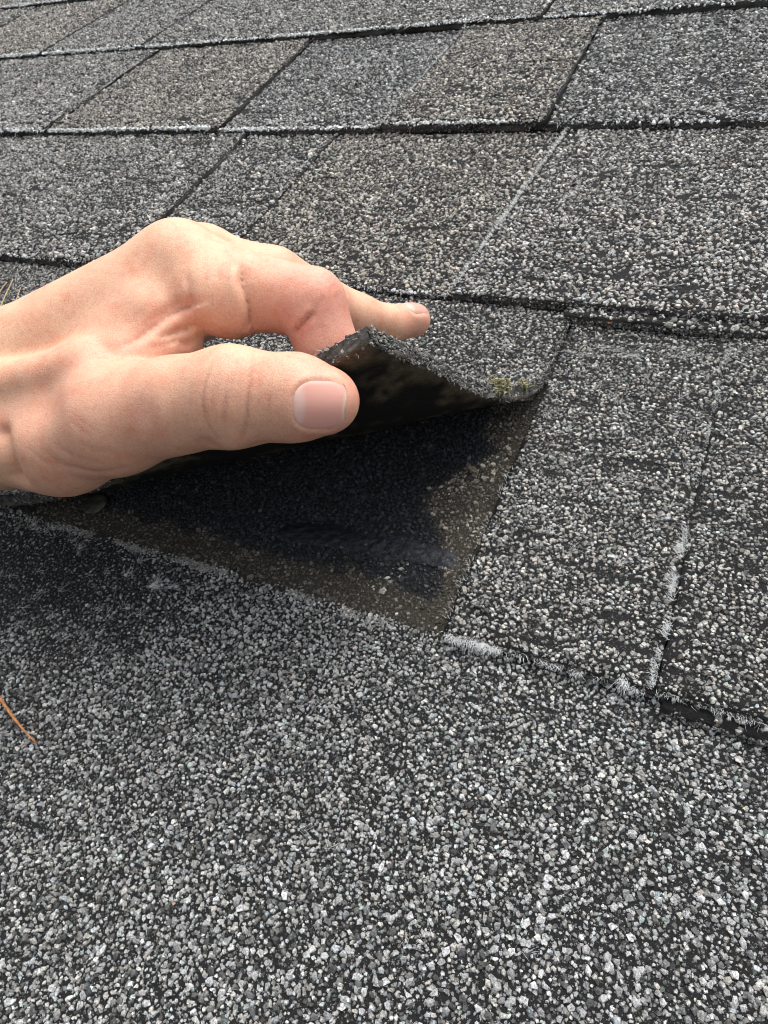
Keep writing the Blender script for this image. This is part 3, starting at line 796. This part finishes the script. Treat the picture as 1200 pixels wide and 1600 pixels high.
def surface_nets(fn, lo, hi, h):
    lo = np.array(lo, float); n = np.ceil((np.array(hi) - lo) / h / 4).astype(int) * 4
    nc = n // 4
    cc = [lo[i] + (np.arange(nc[i]) * 4 + 1.5) * h for i in range(3)]
    G = np.stack(np.meshgrid(*cc, indexing='ij'), -1).reshape(-1, 3)
    dc = fn(G).reshape(nc)
    D = np.repeat(np.repeat(np.repeat(dc, 4, 0), 4, 1), 4, 2).astype(np.float32)
    near = np.abs(dc) < 4 * h * 0.87 + 2.0
    nf = np.repeat(np.repeat(np.repeat(near, 4, 0), 4, 1), 4, 2)
    ii = np.argwhere(nf)
    for s in range(0, len(ii), 400000):
        q = ii[s:s + 400000]
        D[q[:, 0], q[:, 1], q[:, 2]] = fn(lo + q * h)
    D[0] = D[-1] = 1; D[:, 0] = D[:, -1] = 1; D[:, :, 0] = D[:, :, -1] = 1
    S = D < 0
    m = [x - 1 for x in D.shape]
    cnt = np.zeros(m, np.int8)
    for a in (0, 1):
        for b in (0, 1):
            for c in (0, 1):
                cnt += S[a:a + m[0], b:b + m[1], c:c + m[2]]
    cells = np.argwhere((cnt > 0) & (cnt < 8))
    idx = -np.ones(m, np.int32); idx[cells[:, 0], cells[:, 1], cells[:, 2]] = np.arange(len(cells))
    acc = np.zeros((len(cells), 3)); num = np.zeros(len(cells))
    cor = [(a, b, c) for a in (0, 1) for b in (0, 1) for c in (0, 1)]
    for A in cor:
        for ax in range(3):
            if A[ax]: continue
            B = list(A); B[ax] = 1
            pa = cells + A; pb = cells + B
            da = D[pa[:, 0], pa[:, 1], pa[:, 2]]; db = D[pb[:, 0], pb[:, 1], pb[:, 2]]
            x = (da < 0) != (db < 0)
            t = np.where(x, da / np.where(x, da - db, 1), 0)
            pos = np.repeat(np.array(A, float)[None], len(cells), 0); pos[:, ax] = t
            acc[x] += pos[x]; num[x] += 1
    V = lo + (cells + acc / num[:, None]) * h
    quads = []
    for ax in range(3):
        o1, o2 = (ax + 1) % 3, (ax + 2) % 3
        sl0 = [slice(1, -1)] * 3; sl1 = [slice(1, -1)] * 3
        sl0[ax] = slice(0, -1); sl1[ax] = slice(1, None)
        s0 = S[tuple(sl0)]; s1 = S[tuple(sl1)]
        e = np.argwhere(s0 != s1); fl = s0[e[:, 0], e[:, 1], e[:, 2]]
        off = np.ones(3, int); off[ax] = 0; e = e + off
        def cell(d1, d2):
            q = e.copy(); q[:, o1] -= d1; q[:, o2] -= d2
            return idx[q[:, 0], q[:, 1], q[:, 2]]
        Q = np.stack([cell(1, 1), cell(0, 1), cell(0, 0), cell(1, 0)], 1)
        Q[~fl] = Q[~fl][:, ::-1]
        quads.append(Q)
    Q = np.concatenate(quads)
    return V, Q
def grad(fn, P, e=0.25):
    g = np.stack([fn(P + np.eye(3)[i] * e) - fn(P - np.eye(3)[i] * e) for i in range(3)], 1)
    return g / (np.linalg.norm(g, axis=1, keepdims=True) + 1e-9)

# ---- mesh, creases, colour, nails
V, Q = surface_nets(hand_sdf, (-262, -45, 5), (-5, 115, 112), 0.7)
for _ in range(2):
    d = hand_sdf(V); V = V - grad(hand_sdf, V) * d[:, None]
NRM = grad(hand_sdf, V)
def nail_frame(a, b, nrm):
    A, _ = hv(a); B, _ = hv(b); ax = (B - A).astype(float); ax /= np.linalg.norm(ax)
    n = np.array(nrm, float); n -= ax * (n @ ax); n /= np.linalg.norm(n)
    return B.astype(float), ax, n, np.cross(n, ax)
def outline(a, s, ln, wd):
    """signed distance to a rounded nail outline; a along (0 = base, ln = free edge)"""
    rc = 0.36 * wd
    qx = np.abs(a - ln / 2) - (ln / 2 - rc); qy = np.abs(s) - (wd / 2 - rc)
    return np.hypot(np.maximum(qx, 0), np.maximum(qy, 0)) + np.minimum(np.maximum(qx, qy), 0) - rc
NAILS = [(nail_frame('T1', 'T0', CAM_C - np.array(HJ['T0'][:3]) + 60 * -CAM_R[:, 1] * 0.5), -5.4, 11.0, 11.4, 'thumbnail'),
         (nail_frame('Mb', 'M4', (0.25, 0.35, 0.9)), -5.2, 9.2, 8.4, 'fingernail')]
disp = np.zeros(len(V))
for (o, ax, n, s), a0, ln, wd, nm in NAILS:
    R = V - o; a = R @ ax - a0; t = R @ s; facing = NRM @ n
    e = outline(a, t, ln, wd); m = (facing > 0.1) & (np.abs(R @ n) < 14) & (np.linalg.norm(R, axis=1) < 22)
    wall = 0.30 * np.exp(-((e - 0.5) / 0.9) ** 2) * sstep(ln * 0.95, ln * 0.5, a)
    disp += np.where(m, wall - 0.22 * sstep(0.3, -0.6, e), 0)
CR = [
    ([[-61.15, 45.96, 81.67], [-60.18, 44.73, 81.26], [-59.34, 43.66, 80.75], [-58.51, 42.01, 79.88], [-57.89, 40.6, 78.85], [-57.15, 39.61, 77.54], [-56.59, 38.79, 76.08], [-56.32, 38.07, 74.52], [-56.25, 37.55, 72.76], [-56.56, 37.17, 71.23], [-57.09, 37.0, 69.49]], 1.3, 0.75, 0.36, 0.25, 0, 1, 1),
    ([[-63.17, 44.51, 82.3], [-62.09, 42.55, 81.74], [-61.23, 40.83, 81.03], [-60.73, 39.56, 80.36], [-60.36, 38.42, 79.6]], 0.25, 0.5, 0.25, 0.2, 0, 0, 0),
    ([[-72.18, 38.85, 83.75], [-71.16, 37.18, 82.91], [-70.35, 35.71, 81.93], [-69.93, 34.72, 81.06], [-69.63, 33.85, 80.1], [-69.45, 33.18, 79.16], [-69.38, 32.61, 78.15]], 0.5, 0.9, 0.12, 0.4, 0, 1, 0),
    ([[-81.47, 13.19, 76.31], [-80.34, 14.68, 76.27], [-79.29, 16.24, 76.15], [-78.57, 18.07, 76.18], [-77.89, 19.96, 76.17], [-76.98, 22.26, 76.17], [-75.97, 24.52, 76.23], [-75.21, 26.32, 76.34], [-74.5, 28.16, 76.41], [-73.65, 29.72, 76.32], [-72.49, 31.02, 76.47], [-71.24, 31.56, 76.59], [-69.83, 31.96, 76.83]], 1.1, 0.85, 0.25, 0.45, 0, 1, 1),
    ([[-75.89, 20.79, 74.56], [-74.85, 22.77, 73.94], [-73.81, 24.77, 73.3], [-73.12, 26.16, 72.9], [-72.43, 27.57, 72.49], [-71.88, 28.63, 72.14], [-71.29, 29.67, 71.82]], 0.8, 0.6, 0.25, 0.2, 0, 1, 1),
    ([[-74.28, 21.4, 72.66], [-73.39, 23.57, 71.75], [-72.52, 25.79, 70.81], [-72.08, 26.41, 69.86], [-71.69, 27.07, 68.86]], 0.6, 0.6, 0.2, 0.2, 0, 1, 1),
    ([[-78.15, 23.43, 77.61], [-76.91, 25.31, 77.6], [-75.82, 27.32, 77.48], [-74.89, 29.75, 77.54], [-73.47, 31.77, 77.96], [-72.11, 32.22, 78.16], [-70.63, 32.55, 78.45]], 0.35, 0.9, 0.08, 0.3, 0, 0.5, 0),
    ([[-39.17, 42.42, 72.13], [-39.6, 41.74, 71.72], [-40.07, 41.1, 71.28], [-40.57, 40.58, 70.93], [-41.1, 40.11, 70.55], [-42.64, 39.08, 69.39], [-44.54, 38.44, 67.86]], 0.55, 0.45, 0.5, 0.2, 0, 1, 1),
    ([[-37.94, 46.07, 73.78], [-38.2, 44.89, 73.37], [-38.54, 43.81, 72.89], [-39.07, 42.73, 72.39], [-39.67, 41.74, 71.81]], 0.15, 0.5, 0.2, 0.2, 0, 0.3, 0),
    ([[-38.22, 41.23, 69.63], [-39.52, 39.6, 68.77], [-41.11, 38.29, 67.6], [-42.41, 37.85, 66.98], [-43.93, 37.64, 66.14]], 0.1, 0.5, 0.1, 0.1, 0, 0.3, 0),
    ([[-36.95, 43.39, 70.1], [-37.69, 41.47, 69.32], [-38.63, 39.78, 68.34], [-39.77, 38.5, 67.4], [-41.12, 37.46, 66.24]], 0.1, 0.5, 0.1, 0.1, 0, 0.3, 0),
    ([[-39.06, 52.87, 74.32], [-38.61, 50.96, 74.82], [-38.51, 49.58, 75.02], [-38.54, 48.4, 75.09]], 0.15, 0.35, 0.25, 0.2, 0, 0, 0),
    ([[-47.49, 14.98, 80.55], [-46.52, 11.47, 80.84], [-46.37, 8.75, 80.42], [-46.2, 6.91, 79.73], [-46.26, 5.28, 78.84], [-46.2, 3.77, 77.66], [-46.36, 2.44, 76.28], [-45.82, 1.2, 74.26], [-45.68, 0.26, 71.83], [-44.93, 0.06, 69.96], [-44.52, 0.14, 67.69]], 0.28, 0.42, 0.5, 0.15, 0.3, 0.6, 0),
    ([[-41.58, 18.44, 78.19], [-39.0, 14.21, 78.94], [-37.76, 11.36, 78.44], [-36.91, 8.36, 76.96], [-36.7, 5.97, 74.83], [-37.04, 4.3, 72.47], [-37.9, 3.08, 69.51], [-38.91, 2.53, 68.0], [-40.14, 2.14, 66.24]], 0.28, 0.42, 0.5, 0.15, 0.6, 0.6, 0),
    ([[-41.9, 8.09, 78.94], [-41.4, 5.47, 77.17], [-41.42, 3.3, 74.89], [-41.73, 1.98, 72.76], [-42.45, 0.97, 70.21]], 0.22, 0.4, 0.5, 0.1, 0, 0, 0),
    ([[-32.59, 9.96, 77.02], [-32.09, 7.12, 74.54], [-32.48, 5.15, 71.02]], 0.16, 0.4, 0.3, 0.1, 0, 0, 0),
    ([[-43.44, 6.14, 78.56], [-42.17, 6.76, 78.41], [-40.94, 7.42, 78.22], [-39.4, 7.98, 77.8], [-37.84, 8.51, 77.41]], 0.06, 0.3, 0.12, 0.0, 0, 0, 0),
    ([[-82.42, -6.99, 73.91], [-80.05, -7.79, 73.06], [-78.13, -8.35, 71.9], [-76.29, -8.63, 70.66], [-74.69, -8.79, 69.24]], 0.12, 0.6, 0.06, 0.1, 0, 0, 0),
    ([[-80.13, -6.23, 74.48], [-78.01, -6.9, 73.46], [-76.18, -7.42, 72.25], [-74.4, -7.58, 71.1], [-72.79, -7.64, 69.81]], 0.1, 0.6, 0.05, 0.1, 0, 0, 0),
    ([[-92.66, -12.59, 66.95], [-89.28, -13.02, 64.42], [-86.7, -13.07, 61.24], [-82.81, -12.19, 60.11], [-79.16, -11.18, 58.77], [-74.42, -9.49, 59.13], [-71.01, -7.09, 58.34]], 0.35, 0.9, 0.1, 0.2, 0, 0.3, 0),
    ([[-88.75, -11.13, 67.95], [-84.55, -11.7, 66.37], [-81.08, -11.93, 64.27], [-76.96, -11.13, 63.53], [-73.88, -9.79, 61.95]], 0.18, 0.7, 0.08, 0.15, 0, 0, 0),
    ([[-89.03, -14.03, 60.0], [-86.5, -12.86, 57.3], [-85.4, -10.94, 53.31], [-82.06, -9.15, 52.98], [-77.53, -8.01, 53.7]], 0.2, 0.7, 0.07, 0.1, 0, 0, 0),
    ([[-105.45, -8.61, 71.23], [-102.8, -8.04, 71.55], [-100.22, -7.45, 71.84], [-96.73, -6.27, 72.28], [-93.13, -5.19, 72.83], [-86.22, -4.56, 74.94], [-80.6, -3.42, 76.28]], 1.8, 6.5, 0, 0.25, 1, 0, 0),
    ([[-105.13, -13.19, 68.11], [-103.76, -14.76, 66.33], [-102.93, -16.12, 64.19], [-102.22, -17.29, 61.29], [-102.9, -17.93, 57.34]], 2.6, 3.2, 0.1, 0.1, 1, 1, 0),
    ([[-40.84, 2.14, 65.03], [-42.13, 1.81, 64.32], [-43.61, 1.63, 63.4]], -0.5, 3.0, 0, 0, 1, 1, 0),
    ([[-38.79, 4.43, 62.51], [-38.53, 5.23, 61.64]], 0.35, 1.5, 0, 0, 1, 1, 0),
    ([[-47.95, -0.37, 65.95], [-47.68, -0.2, 65.41], [-47.45, 0.01, 64.82]], 0.5, 1.6, 0, 0, 1, 1, 0),
    ([[-66.68, -1.95, 74.72], [-63.86, -2.18, 74.27], [-61.25, -2.28, 73.67], [-59.2, -1.92, 73.55], [-57.3, -1.48, 73.31]], 0.6, 5, 0, 0.5, 0, 0, 0),
    ([[-86.68, 6.97, 78.69], [-86.3, 11.74, 78.83], [-86.5, 17.04, 78.57], [-84.51, 22.78, 80.32], [-82.22, 28.35, 82.27], [-81.57, 34.39, 83.8], [-79.48, 39.29, 86.26]], -0.7, 4.5, 0, 0, 0, 0, 0),
    ([[-44.66, 7.03, 79.42], [-44.3, 5.23, 78.28], [-44.19, 3.65, 76.91], [-43.77, 2.23, 74.95], [-43.7, 1.09, 72.62]], 0.14, 0.4, 0.25, 0.1, 0, 0, 0),
    ([[-41.39, 10.73, 79.51], [-40.6, 8.32, 78.5], [-40.19, 6.27, 77.13], [-40.06, 4.76, 75.7], [-40.16, 3.44, 74.03]], 0.14, 0.4, 0.22, 0.1, 0, 0, 0),
    ([[-40.56, 12.1, 79.39], [-39.41, 9.23, 78.36], [-38.81, 6.88, 76.83], [-38.75, 4.45, 74.32], [-39.39, 2.6, 71.06]], 0.12, 0.4, 0.2, 0.1, 0, 0, 0),
    ([[-44.43, 9.39, 80.17], [-43.77, 7.69, 79.45], [-43.31, 6.18, 78.54], [-43.03, 4.04, 76.76], [-43.17, 2.25, 74.57]], 0.12, 0.4, 0.2, 0.1, 0, 0, 0),
    ([[-37.63, 15.83, 78.52], [-35.83, 12.15, 78.25], [-34.95, 9.43, 77.08], [-34.48, 6.82, 74.85], [-34.75, 4.88, 71.79]], 0.12, 0.4, 0.18, 0.1, 0, 0, 0),
    ([[-50.14, 6.1, 79.33], [-49.82, 4.25, 78.2], [-49.82, 2.65, 76.79], [-49.4, 1.34, 75.18], [-49.31, 0.27, 73.25]], 0.1, 0.5, 0.12, 0.1, 0, 0, 0),
    ([[-38.07, 53.67, 72.25], [-37.46, 51.13, 73.29], [-37.42, 49.43, 73.73], [-37.45, 48.03, 73.76], [-37.61, 46.82, 73.66]], 0.14, 0.4, 0.2, 0.15, 0, 0, 0),
    ([[-40.6, 53.58, 75.12], [-40.04, 51.44, 75.86], [-39.69, 49.92, 76.0], [-39.52, 48.65, 75.95]], 0.14, 0.4, 0.18, 0.15, 0, 0, 0),
    ([[-36.63, 52.09, 70.6], [-36.36, 50.24, 71.35], [-36.39, 48.84, 71.77], [-36.45, 47.64, 71.76], [-36.58, 46.56, 71.67]], 0.12, 0.4, 0.18, 0.15, 0, 0, 0),
    ([[-68.95, 43.53, 84.2], [-67.59, 41.27, 83.48], [-66.51, 39.27, 82.59], [-65.79, 37.86, 81.76], [-65.2, 36.59, 80.83]], 0.12, 0.5, 0.1, 0.15, 0, 0, 0),
    ([[-65.99, 43.91, 83.24], [-64.77, 41.84, 82.57], [-63.73, 39.97, 81.78], [-63.1, 38.63, 81.08], [-62.58, 37.41, 80.29]], 0.14, 0.5, 0.14, 0.15, 0, 0, 0),
    ([[-49.56, 40.77, 74.58], [-48.72, 40.43, 73.76], [-47.9, 40.13, 72.9], [-46.87, 40.07, 72.48], [-45.83, 39.99, 72.07]], 0.08, 0.6, 0.06, 0.1, 0, 0, 0),
    ([[-81.66, 22.24, 79.09], [-80.44, 23.91, 79.34], [-79.2, 25.57, 79.59], [-77.97, 27.7, 79.7], [-77.01, 30.07, 79.62]], 0.14, 0.6, 0.08, 0.15, 0, 0, 0),
    ([[-82.17, 19.44, 78.22], [-80.97, 21.52, 78.44], [-79.7, 23.55, 78.71], [-78.33, 25.38, 78.86], [-77.17, 27.38, 78.86]], 0.14, 0.6, 0.08, 0.15, 0, 0, 0),
    ([[-75.98, 17.86, 74.28], [-75.3, 19.31, 73.7], [-74.66, 20.81, 73.09], [-74.0, 21.76, 72.31], [-73.39, 22.76, 71.48]], 0.25, 0.5, 0.15, 0.2, 0, 0, 0),
    ([[-112.25, 5.33, 76.31], [-111.77, 7.33, 76.32], [-110.63, 9.0, 76.7], [-108.58, 10.92, 77.01], [-106.44, 12.78, 77.37]], 0.1, 0.6, 0.06, 0, 0, 0, 0),
    ([[-95.39, -13.79, 66.4], [-93.06, -14.11, 64.75], [-91.11, -14.26, 62.81], [-88.74, -13.84, 60.59], [-86.97, -13.14, 57.86]], 0.18, 0.7, 0.08, 0.1, 0, 0, 0),
    ([[-78.97, -10.36, 68.98], [-76.82, -10.25, 67.73], [-74.97, -9.99, 66.23], [-72.31, -8.89, 65.38], [-69.86, -7.66, 64.35]], 0.14, 0.7, 0.07, 0.1, 0, 0, 0),
]
redx = np.zeros(len(V)); lin = np.zeros(len(V))
for pts, amp, wd, dark, red, t0, t1, asym in CR:
    pts = np.array(pts); wide = max(wd * 4, 4.0)
    sel = np.where((V > pts.min(0) - wide * 1.5).all(1) & (V < pts.max(0) + wide * 1.5).all(1))[0]
    sd = np.zeros(len(sel)); dm = np.full(len(sel), 99.0); pr = np.zeros(len(sel)); ns = len(pts) - 1
    for i in range(ns):
        A, B = pts[i], pts[i + 1]; ab = B - A
        t = np.clip(((V[sel] - A) @ ab) / (ab @ ab + 1e-9), 0, 1)
        dd = np.linalg.norm(V[sel] - A - t[:, None] * ab, axis=1); c = dd < dm
        dm = np.where(c, dd, dm); pr = np.where(c, (i + t) / ns, pr)
        sd = np.where(c, ((V[sel] - A) * np.cross(np.broadcast_to(ab, (len(sel), 3)), NRM[sel])).sum(1), sd)
    end = np.minimum(t0 + (1 - t0) * sstep(0, 0.35, pr), t1 + (1 - t1) * sstep(1, 0.65, pr))
    prof = np.exp(-(dm / wd) ** 2) if wd > 1.5 else np.exp(-(dm / wd) ** 1.3)
    disp[sel] -= amp * end * prof
    if asym:                                                  # a fold: one side swells over the other
        disp[sel] += amp * end * (0.60 * np.exp(-((dm - 3 * wd) / (2.4 * wd)) ** 2) * (sd > 0) - 0.40 * np.exp(-((dm - 1.5 * wd) / (2.2 * wd)) ** 2) * (sd <= 0))
    elif 0.3 < amp and wd < 2: disp[sel] += 0.30 * amp * end * np.exp(-((dm - 2.6 * wd) / (1.5 * wd)) ** 2)
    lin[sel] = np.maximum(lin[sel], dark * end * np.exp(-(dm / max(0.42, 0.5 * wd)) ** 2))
    redx[sel] += 0.55 * red * end * np.exp(-(dm / (wd + 1.5)) ** 2)
V = V + NRM * disp[:, None]
# skin colour: yellowish over the back of the hand, pinker at the fingertips, knuckles and folds
base = np.array([0.68, 0.378, 0.252]); pink = np.array([0.67, 0.285, 0.225]); pale = np.array([0.715, 0.455, 0.295])
def near(k, rad):
    return np.exp(-((V - np.array(HJ[k][:3])) ** 2).sum(1) / rad ** 2)
rd = np.clip(0.5 * near('I3', 13) + 0.7 * near('I2', 12) + 0.55 * near('Ia', 11) * sstep(0.2, -0.5, NRM[:, 2]) + 0.5 * near('T0', 11) + 0.7 * near('M4', 7) + 0.35 * near('B1', 14) + 0.35 * near('TM', 16) + 0.3 * near('I1', 10) + 0.35 * near('TI', 8) + redx, 0, 1)
pl = np.clip(0.5 * near('TI', 10) + 1.1 * near('W1', 34) + 0.9 * near('I1', 26) * sstep(0.0, 0.6, NRM[:, 2]) + 0.6 * near('M3', 10) + 0.8 * near('WB', 9), 0, 1) * (1 - rd)
tint = base + (pink - base) * rd[:, None]; tint = tint + (pale - tint) * (0.6 * pl)[:, None]
tint *= (1 - 0.55 * lin)[:, None] * np.array([1.0, 1.0, 1.0])  # creases darkened in the tint: painted occlusion plus blood
me = mesh_from('hand', V * MM, [Q], True)
set_col(me, 'tint', tint)
hand = link('hand', me, M_SKIN, label='bare left hand reaching in from the left, pinching the shingle', category='hand')
for (o, ax, n, s), a0, ln, wd, nm in NAILS:
    na, ns = 30, 26
    A, S = np.meshgrid(np.linspace(0, 1, na), np.linspace(-1, 1, ns), indexing='ij')
    # rounded-rectangle parameter grid
    X = A; sq = np.sqrt(np.clip(1 - (np.abs(2 * A - 1)) ** np.where(A > 0.5, 3.2, 5), 0, 1)); aa = ln * A; ss = S * wd / 2 * np.maximum(sq ** 0.5, 0.35)
    B0 = o + np.outer(aa.ravel() + a0, ax) + np.outer(ss.ravel(), s) + n * 16
    h = np.zeros(len(B0))
    for it in range(60):
        dd = hand_sdf(B0 - n * h[:, None]); h = h + np.clip(dd, -1, 2.0) * 0.8
    a_, s_ = aa.ravel(), ss.ravel()
    ok = h < 26
    M = np.stack([np.ones_like(a_), a_, a_ ** 2, s_ ** 2, a_ * s_ ** 2 / 10], 1)
    cf = np.linalg.lstsq(M[ok], h[ok], rcond=None)[0]; hf = M @ cf
    e = outline(a_, s_, ln, wd)
    hf = hf - 0.16 + 0.42 * sstep(-0.9, 0.2, e)
    T = B0 - n * hf[:, None]; Bt = T - n * 0.3
    ix = np.arange(na * ns).reshape(na, ns)
    q = np.stack([ix[:-1, :-1].ravel(), ix[1:, :-1].ravel(), ix[1:, 1:].ravel(), ix[:-1, 1:].ravel()], 1)
    ring = np.concatenate([ix[:, 0], ix[-1, 1:], ix[-2::-1, -1], ix[0, -2:0:-1]])
    side = np.stack([ring, np.roll(ring, -1), np.roll(ring, -1) + na * ns, ring + na * ns], 1)
    mn = mesh_from(nm, np.vstack([T, Bt]) * MM, [q, q[:, ::-1] + na * ns, side], True)
    tn = np.array([0.74, 0.355, 0.285]) + np.zeros((na * ns, 3))
    lun = sstep(3.6, 2.2, a_ + 0.06 * s_ ** 2)[:, None]; fre = sstep(ln - 0.55, ln - 0.35, a_ - 0.01 * s_ ** 2)[:, None]
    tn = tn * (1 - lun) + np.array([0.77, 0.47, 0.40]) * lun
    tn = tn * (1 - fre) + np.array([0.74, 0.50, 0.38]) * fre
    if nm == 'fingernail': tn = tn * np.array([0.95, 1.0, 0.92]) * 0.85
    tn = tn * (1 + 0.05 * np.sin(s_ * 5)[:, None] * 0.4)
    set_col(mn, 'tint', np.vstack([tn, tn]))
    link(nm, mn, M_NAIL, hand)

# fine hairs on the back of the hand
hs_ = np.where((NRM[:, 2] > 0.15) & (V[:, 0] < -92) & (V[:, 2] > 50))[0]
hs_ = rng.choice(hs_, 420)
hd = np.array([0.55, 0.75, -0.1]) + rng.normal(0, 0.35, (len(hs_), 3))
hn = NRM[hs_]; hd = hd - hn * (hd * hn).sum(1, keepdims=True); hd = hd / np.linalg.norm(hd, axis=1, keepdims=True) + hn * 0.22
link('hair', fibre_mesh('hair', V[hs_], hd, rng.uniform(1.5, 4.0, len(hs_)), np.full(len(hs_), 0.016), 0.25), M_HAIR, hand, kind='stuff')

# ---------------------------------------------------------------- small things on the roof
def moss_tuft(uv, size, n, label):
    P0, N0 = bend(np.array([uv])); c = P0[0] + N0[0] * 0.3 + np.array([0.5, -0.9, 0.3])
    Vs, Q, T3 = [], [], []
    o = 0
    base = rng.normal(0, 1, (n, 3)); base /= np.linalg.norm(base, axis=1, keepdims=True)
    outv = np.array([0.35, -0.75, 0.6])
    base = base * 0.8 + outv * 0.7
    base /= np.linalg.norm(base, axis=1, keepdims=True)
    for i in range(n):
        st = rng.normal(0, 0.30, 3) * size * np.array([1.0, 0.7, 0.5]); ln = size * rng.uniform(0.22, 0.5)
        d = base[i]; m = st + d * ln * 0.5 + rng.normal(0, 0.08 * size, 3)
        v, f = tube([st, m, st + d * ln + rng.normal(0, 0.08 * size, 3)], [0.10 * size * 0.55, 0.11 * size * 0.6, 0.03 * size], 4)
        Vs.append(v); Q.append(f[0] + o); T3.append(f[1] + o); o += len(v)
    V = np.vstack(Vs)
    link('moss_tuft', mesh_from('moss_tuft', V * MM, [np.vstack(Q), np.vstack(T3)], True), M_MOSS, origin=c, label=label, category='moss', group='moss on the lifted edge')
moss_tuft((-0.3, 63.0), 4.6, 240, 'larger pale yellow moss tuft on the lifted shingle edge')
moss_tuft((-0.3, 82.0), 3.0, 120, 'smaller yellow moss tuft beside the bend of the lifted edge')

def needle(pts, rad, mat, label, group):
    P = np.array(pts, float); o = P[0].copy()
    t = np.linspace(0, 1, 14); k = np.linspace(0, 1, len(P))
    c = np.polyfit(k, P, min(2, len(P) - 1)); Q = sum(np.outer(t ** (len(c) - 1 - i), c[i]) for i in range(len(c)))
    rr = rad * (0.55 + 0.45 * np.sin(np.clip(t * 1.15, 0, 1) * np.pi)) * (1 + 0.15 * rng.normal(0, 1, 14))
    V, F = tube(Q - o, rr, 6)
    link('pine_needle', mesh_from('pine_needle', V * MM, F, True), mat, origin=o, label=label, category='pine needle', group=group)
needle([(-130, -54, 3.4), (-108, -62.5, 5.4), (-94.5, -66.8, 3.0)], 0.45, M_NEEDLE_O, 'orange dry pine needle on the foreground shingle', 'pine needles')




def roofing_nail():
    prof = [(0.0, 0.9), (2.5, 0.85), (4.0, 0.6), (4.6, 0.25), (4.6, -0.1), (4.2, -0.3), (1.5, -0.35), (1.4, -6.0), (0.0, -8.0)]
    n = 28; V = []; F = []
    for i, (rr, z) in enumerate(prof):
        for j in range(n):
            a = 2 * np.pi * j / n; V.append((max(rr, 0.02) * math.cos(a), max(rr, 0.02) * math.sin(a), z + 0.12 * math.sin(3 * a) * (rr > 3)))
    for i in range(len(prof) - 1):
        for j in range(n): F.append((i * n + j, (i + 1) * n + j, (i + 1) * n + (j + 1) % n, i * n + (j + 1) % n))
    link('roofing_nail', mesh_from('roofing_nail', np.array(V) * MM, [np.array(F)], True), M_STEEL, origin=(-138, 11, 0.9),
         label='dull round nail head in the dark gap under the palm', category='nail')
roofing_nail()

def leaf_bit(c, ln, wd, rz, tilt, label, mat, name='leaf_fragment', cat='leaf'):
    a, b = np.meshgrid(np.linspace(0, 1, 9), np.linspace(-1, 1, 7), indexing='ij')
    w = wd * np.sin(np.pi * np.clip(a * 0.9 + 0.08, 0, 1)) ** 0.7 * (1 + 0.25 * (vnoise(a * 5, b * 2, 8) - 0.5))
    x = ln * (a - 0.5); y = b * w; z = 0.25 * ln * (tilt * a + 0.5 * b * b * wd / ln) + 0.25 * (vnoise(a * 4, b * 3, 4) - 0.5)
    ca, sa = math.cos(rz), math.sin(rz)
    P = np.stack([x * ca - y * sa, x * sa + y * ca, z], -1).reshape(-1, 3)
    ix = np.arange(63).reshape(9, 7)
    q = np.stack([ix[:-1, :-1].ravel(), ix[1:, :-1].ravel(), ix[1:, 1:].ravel(), ix[:-1, 1:].ravel()], 1)
    V = np.vstack([P, P - [0, 0, 0.25]])
    ring = np.concatenate([ix[:, 0], ix[-1, 1:], ix[-2::-1, -1], ix[0, -2:0:-1]])
    side = np.stack([ring, ring + 63, np.roll(ring, -1) + 63, np.roll(ring, -1)], 1)
    link(name, mesh_from(name, V * MM, [q, q[:, ::-1] + 63, side], True), mat, origin=c, label=label, category=cat)
leaf_bit((-11, 58.5, 0.8), 5.0, 0.9, -0.5, 0.5, 'pale dead leaf scrap in the brown dirt under the flap', M_LEAF)
leaf_bit((15, 137.0, 2.4), 3.6, 0.7, 0.7, 1.2, 'tiny orange leaf scrap on the step between the courses', M_NEEDLE_O)
needle([(-260, 80, 5), (-271, 101, 7), (-282, 121, 7)], 0.5, M_NEEDLE_T, 'tan dry pine needle above the wrist, longest of three', 'pine needles')
needle([(-264, 84, 5), (-274, 101, 8.5), (-280, 116, 9)], 0.45, M_NEEDLE_T, 'tan dry pine needle above the wrist, tip lifted off the roof', 'pine needles')
needle([(-256, 86, 5), (-264, 102, 6), (-274, 117, 5.5)], 0.42, M_NEEDLE_T, 'tan dry pine needle above the wrist, farthest from the picture edge', 'pine needles')
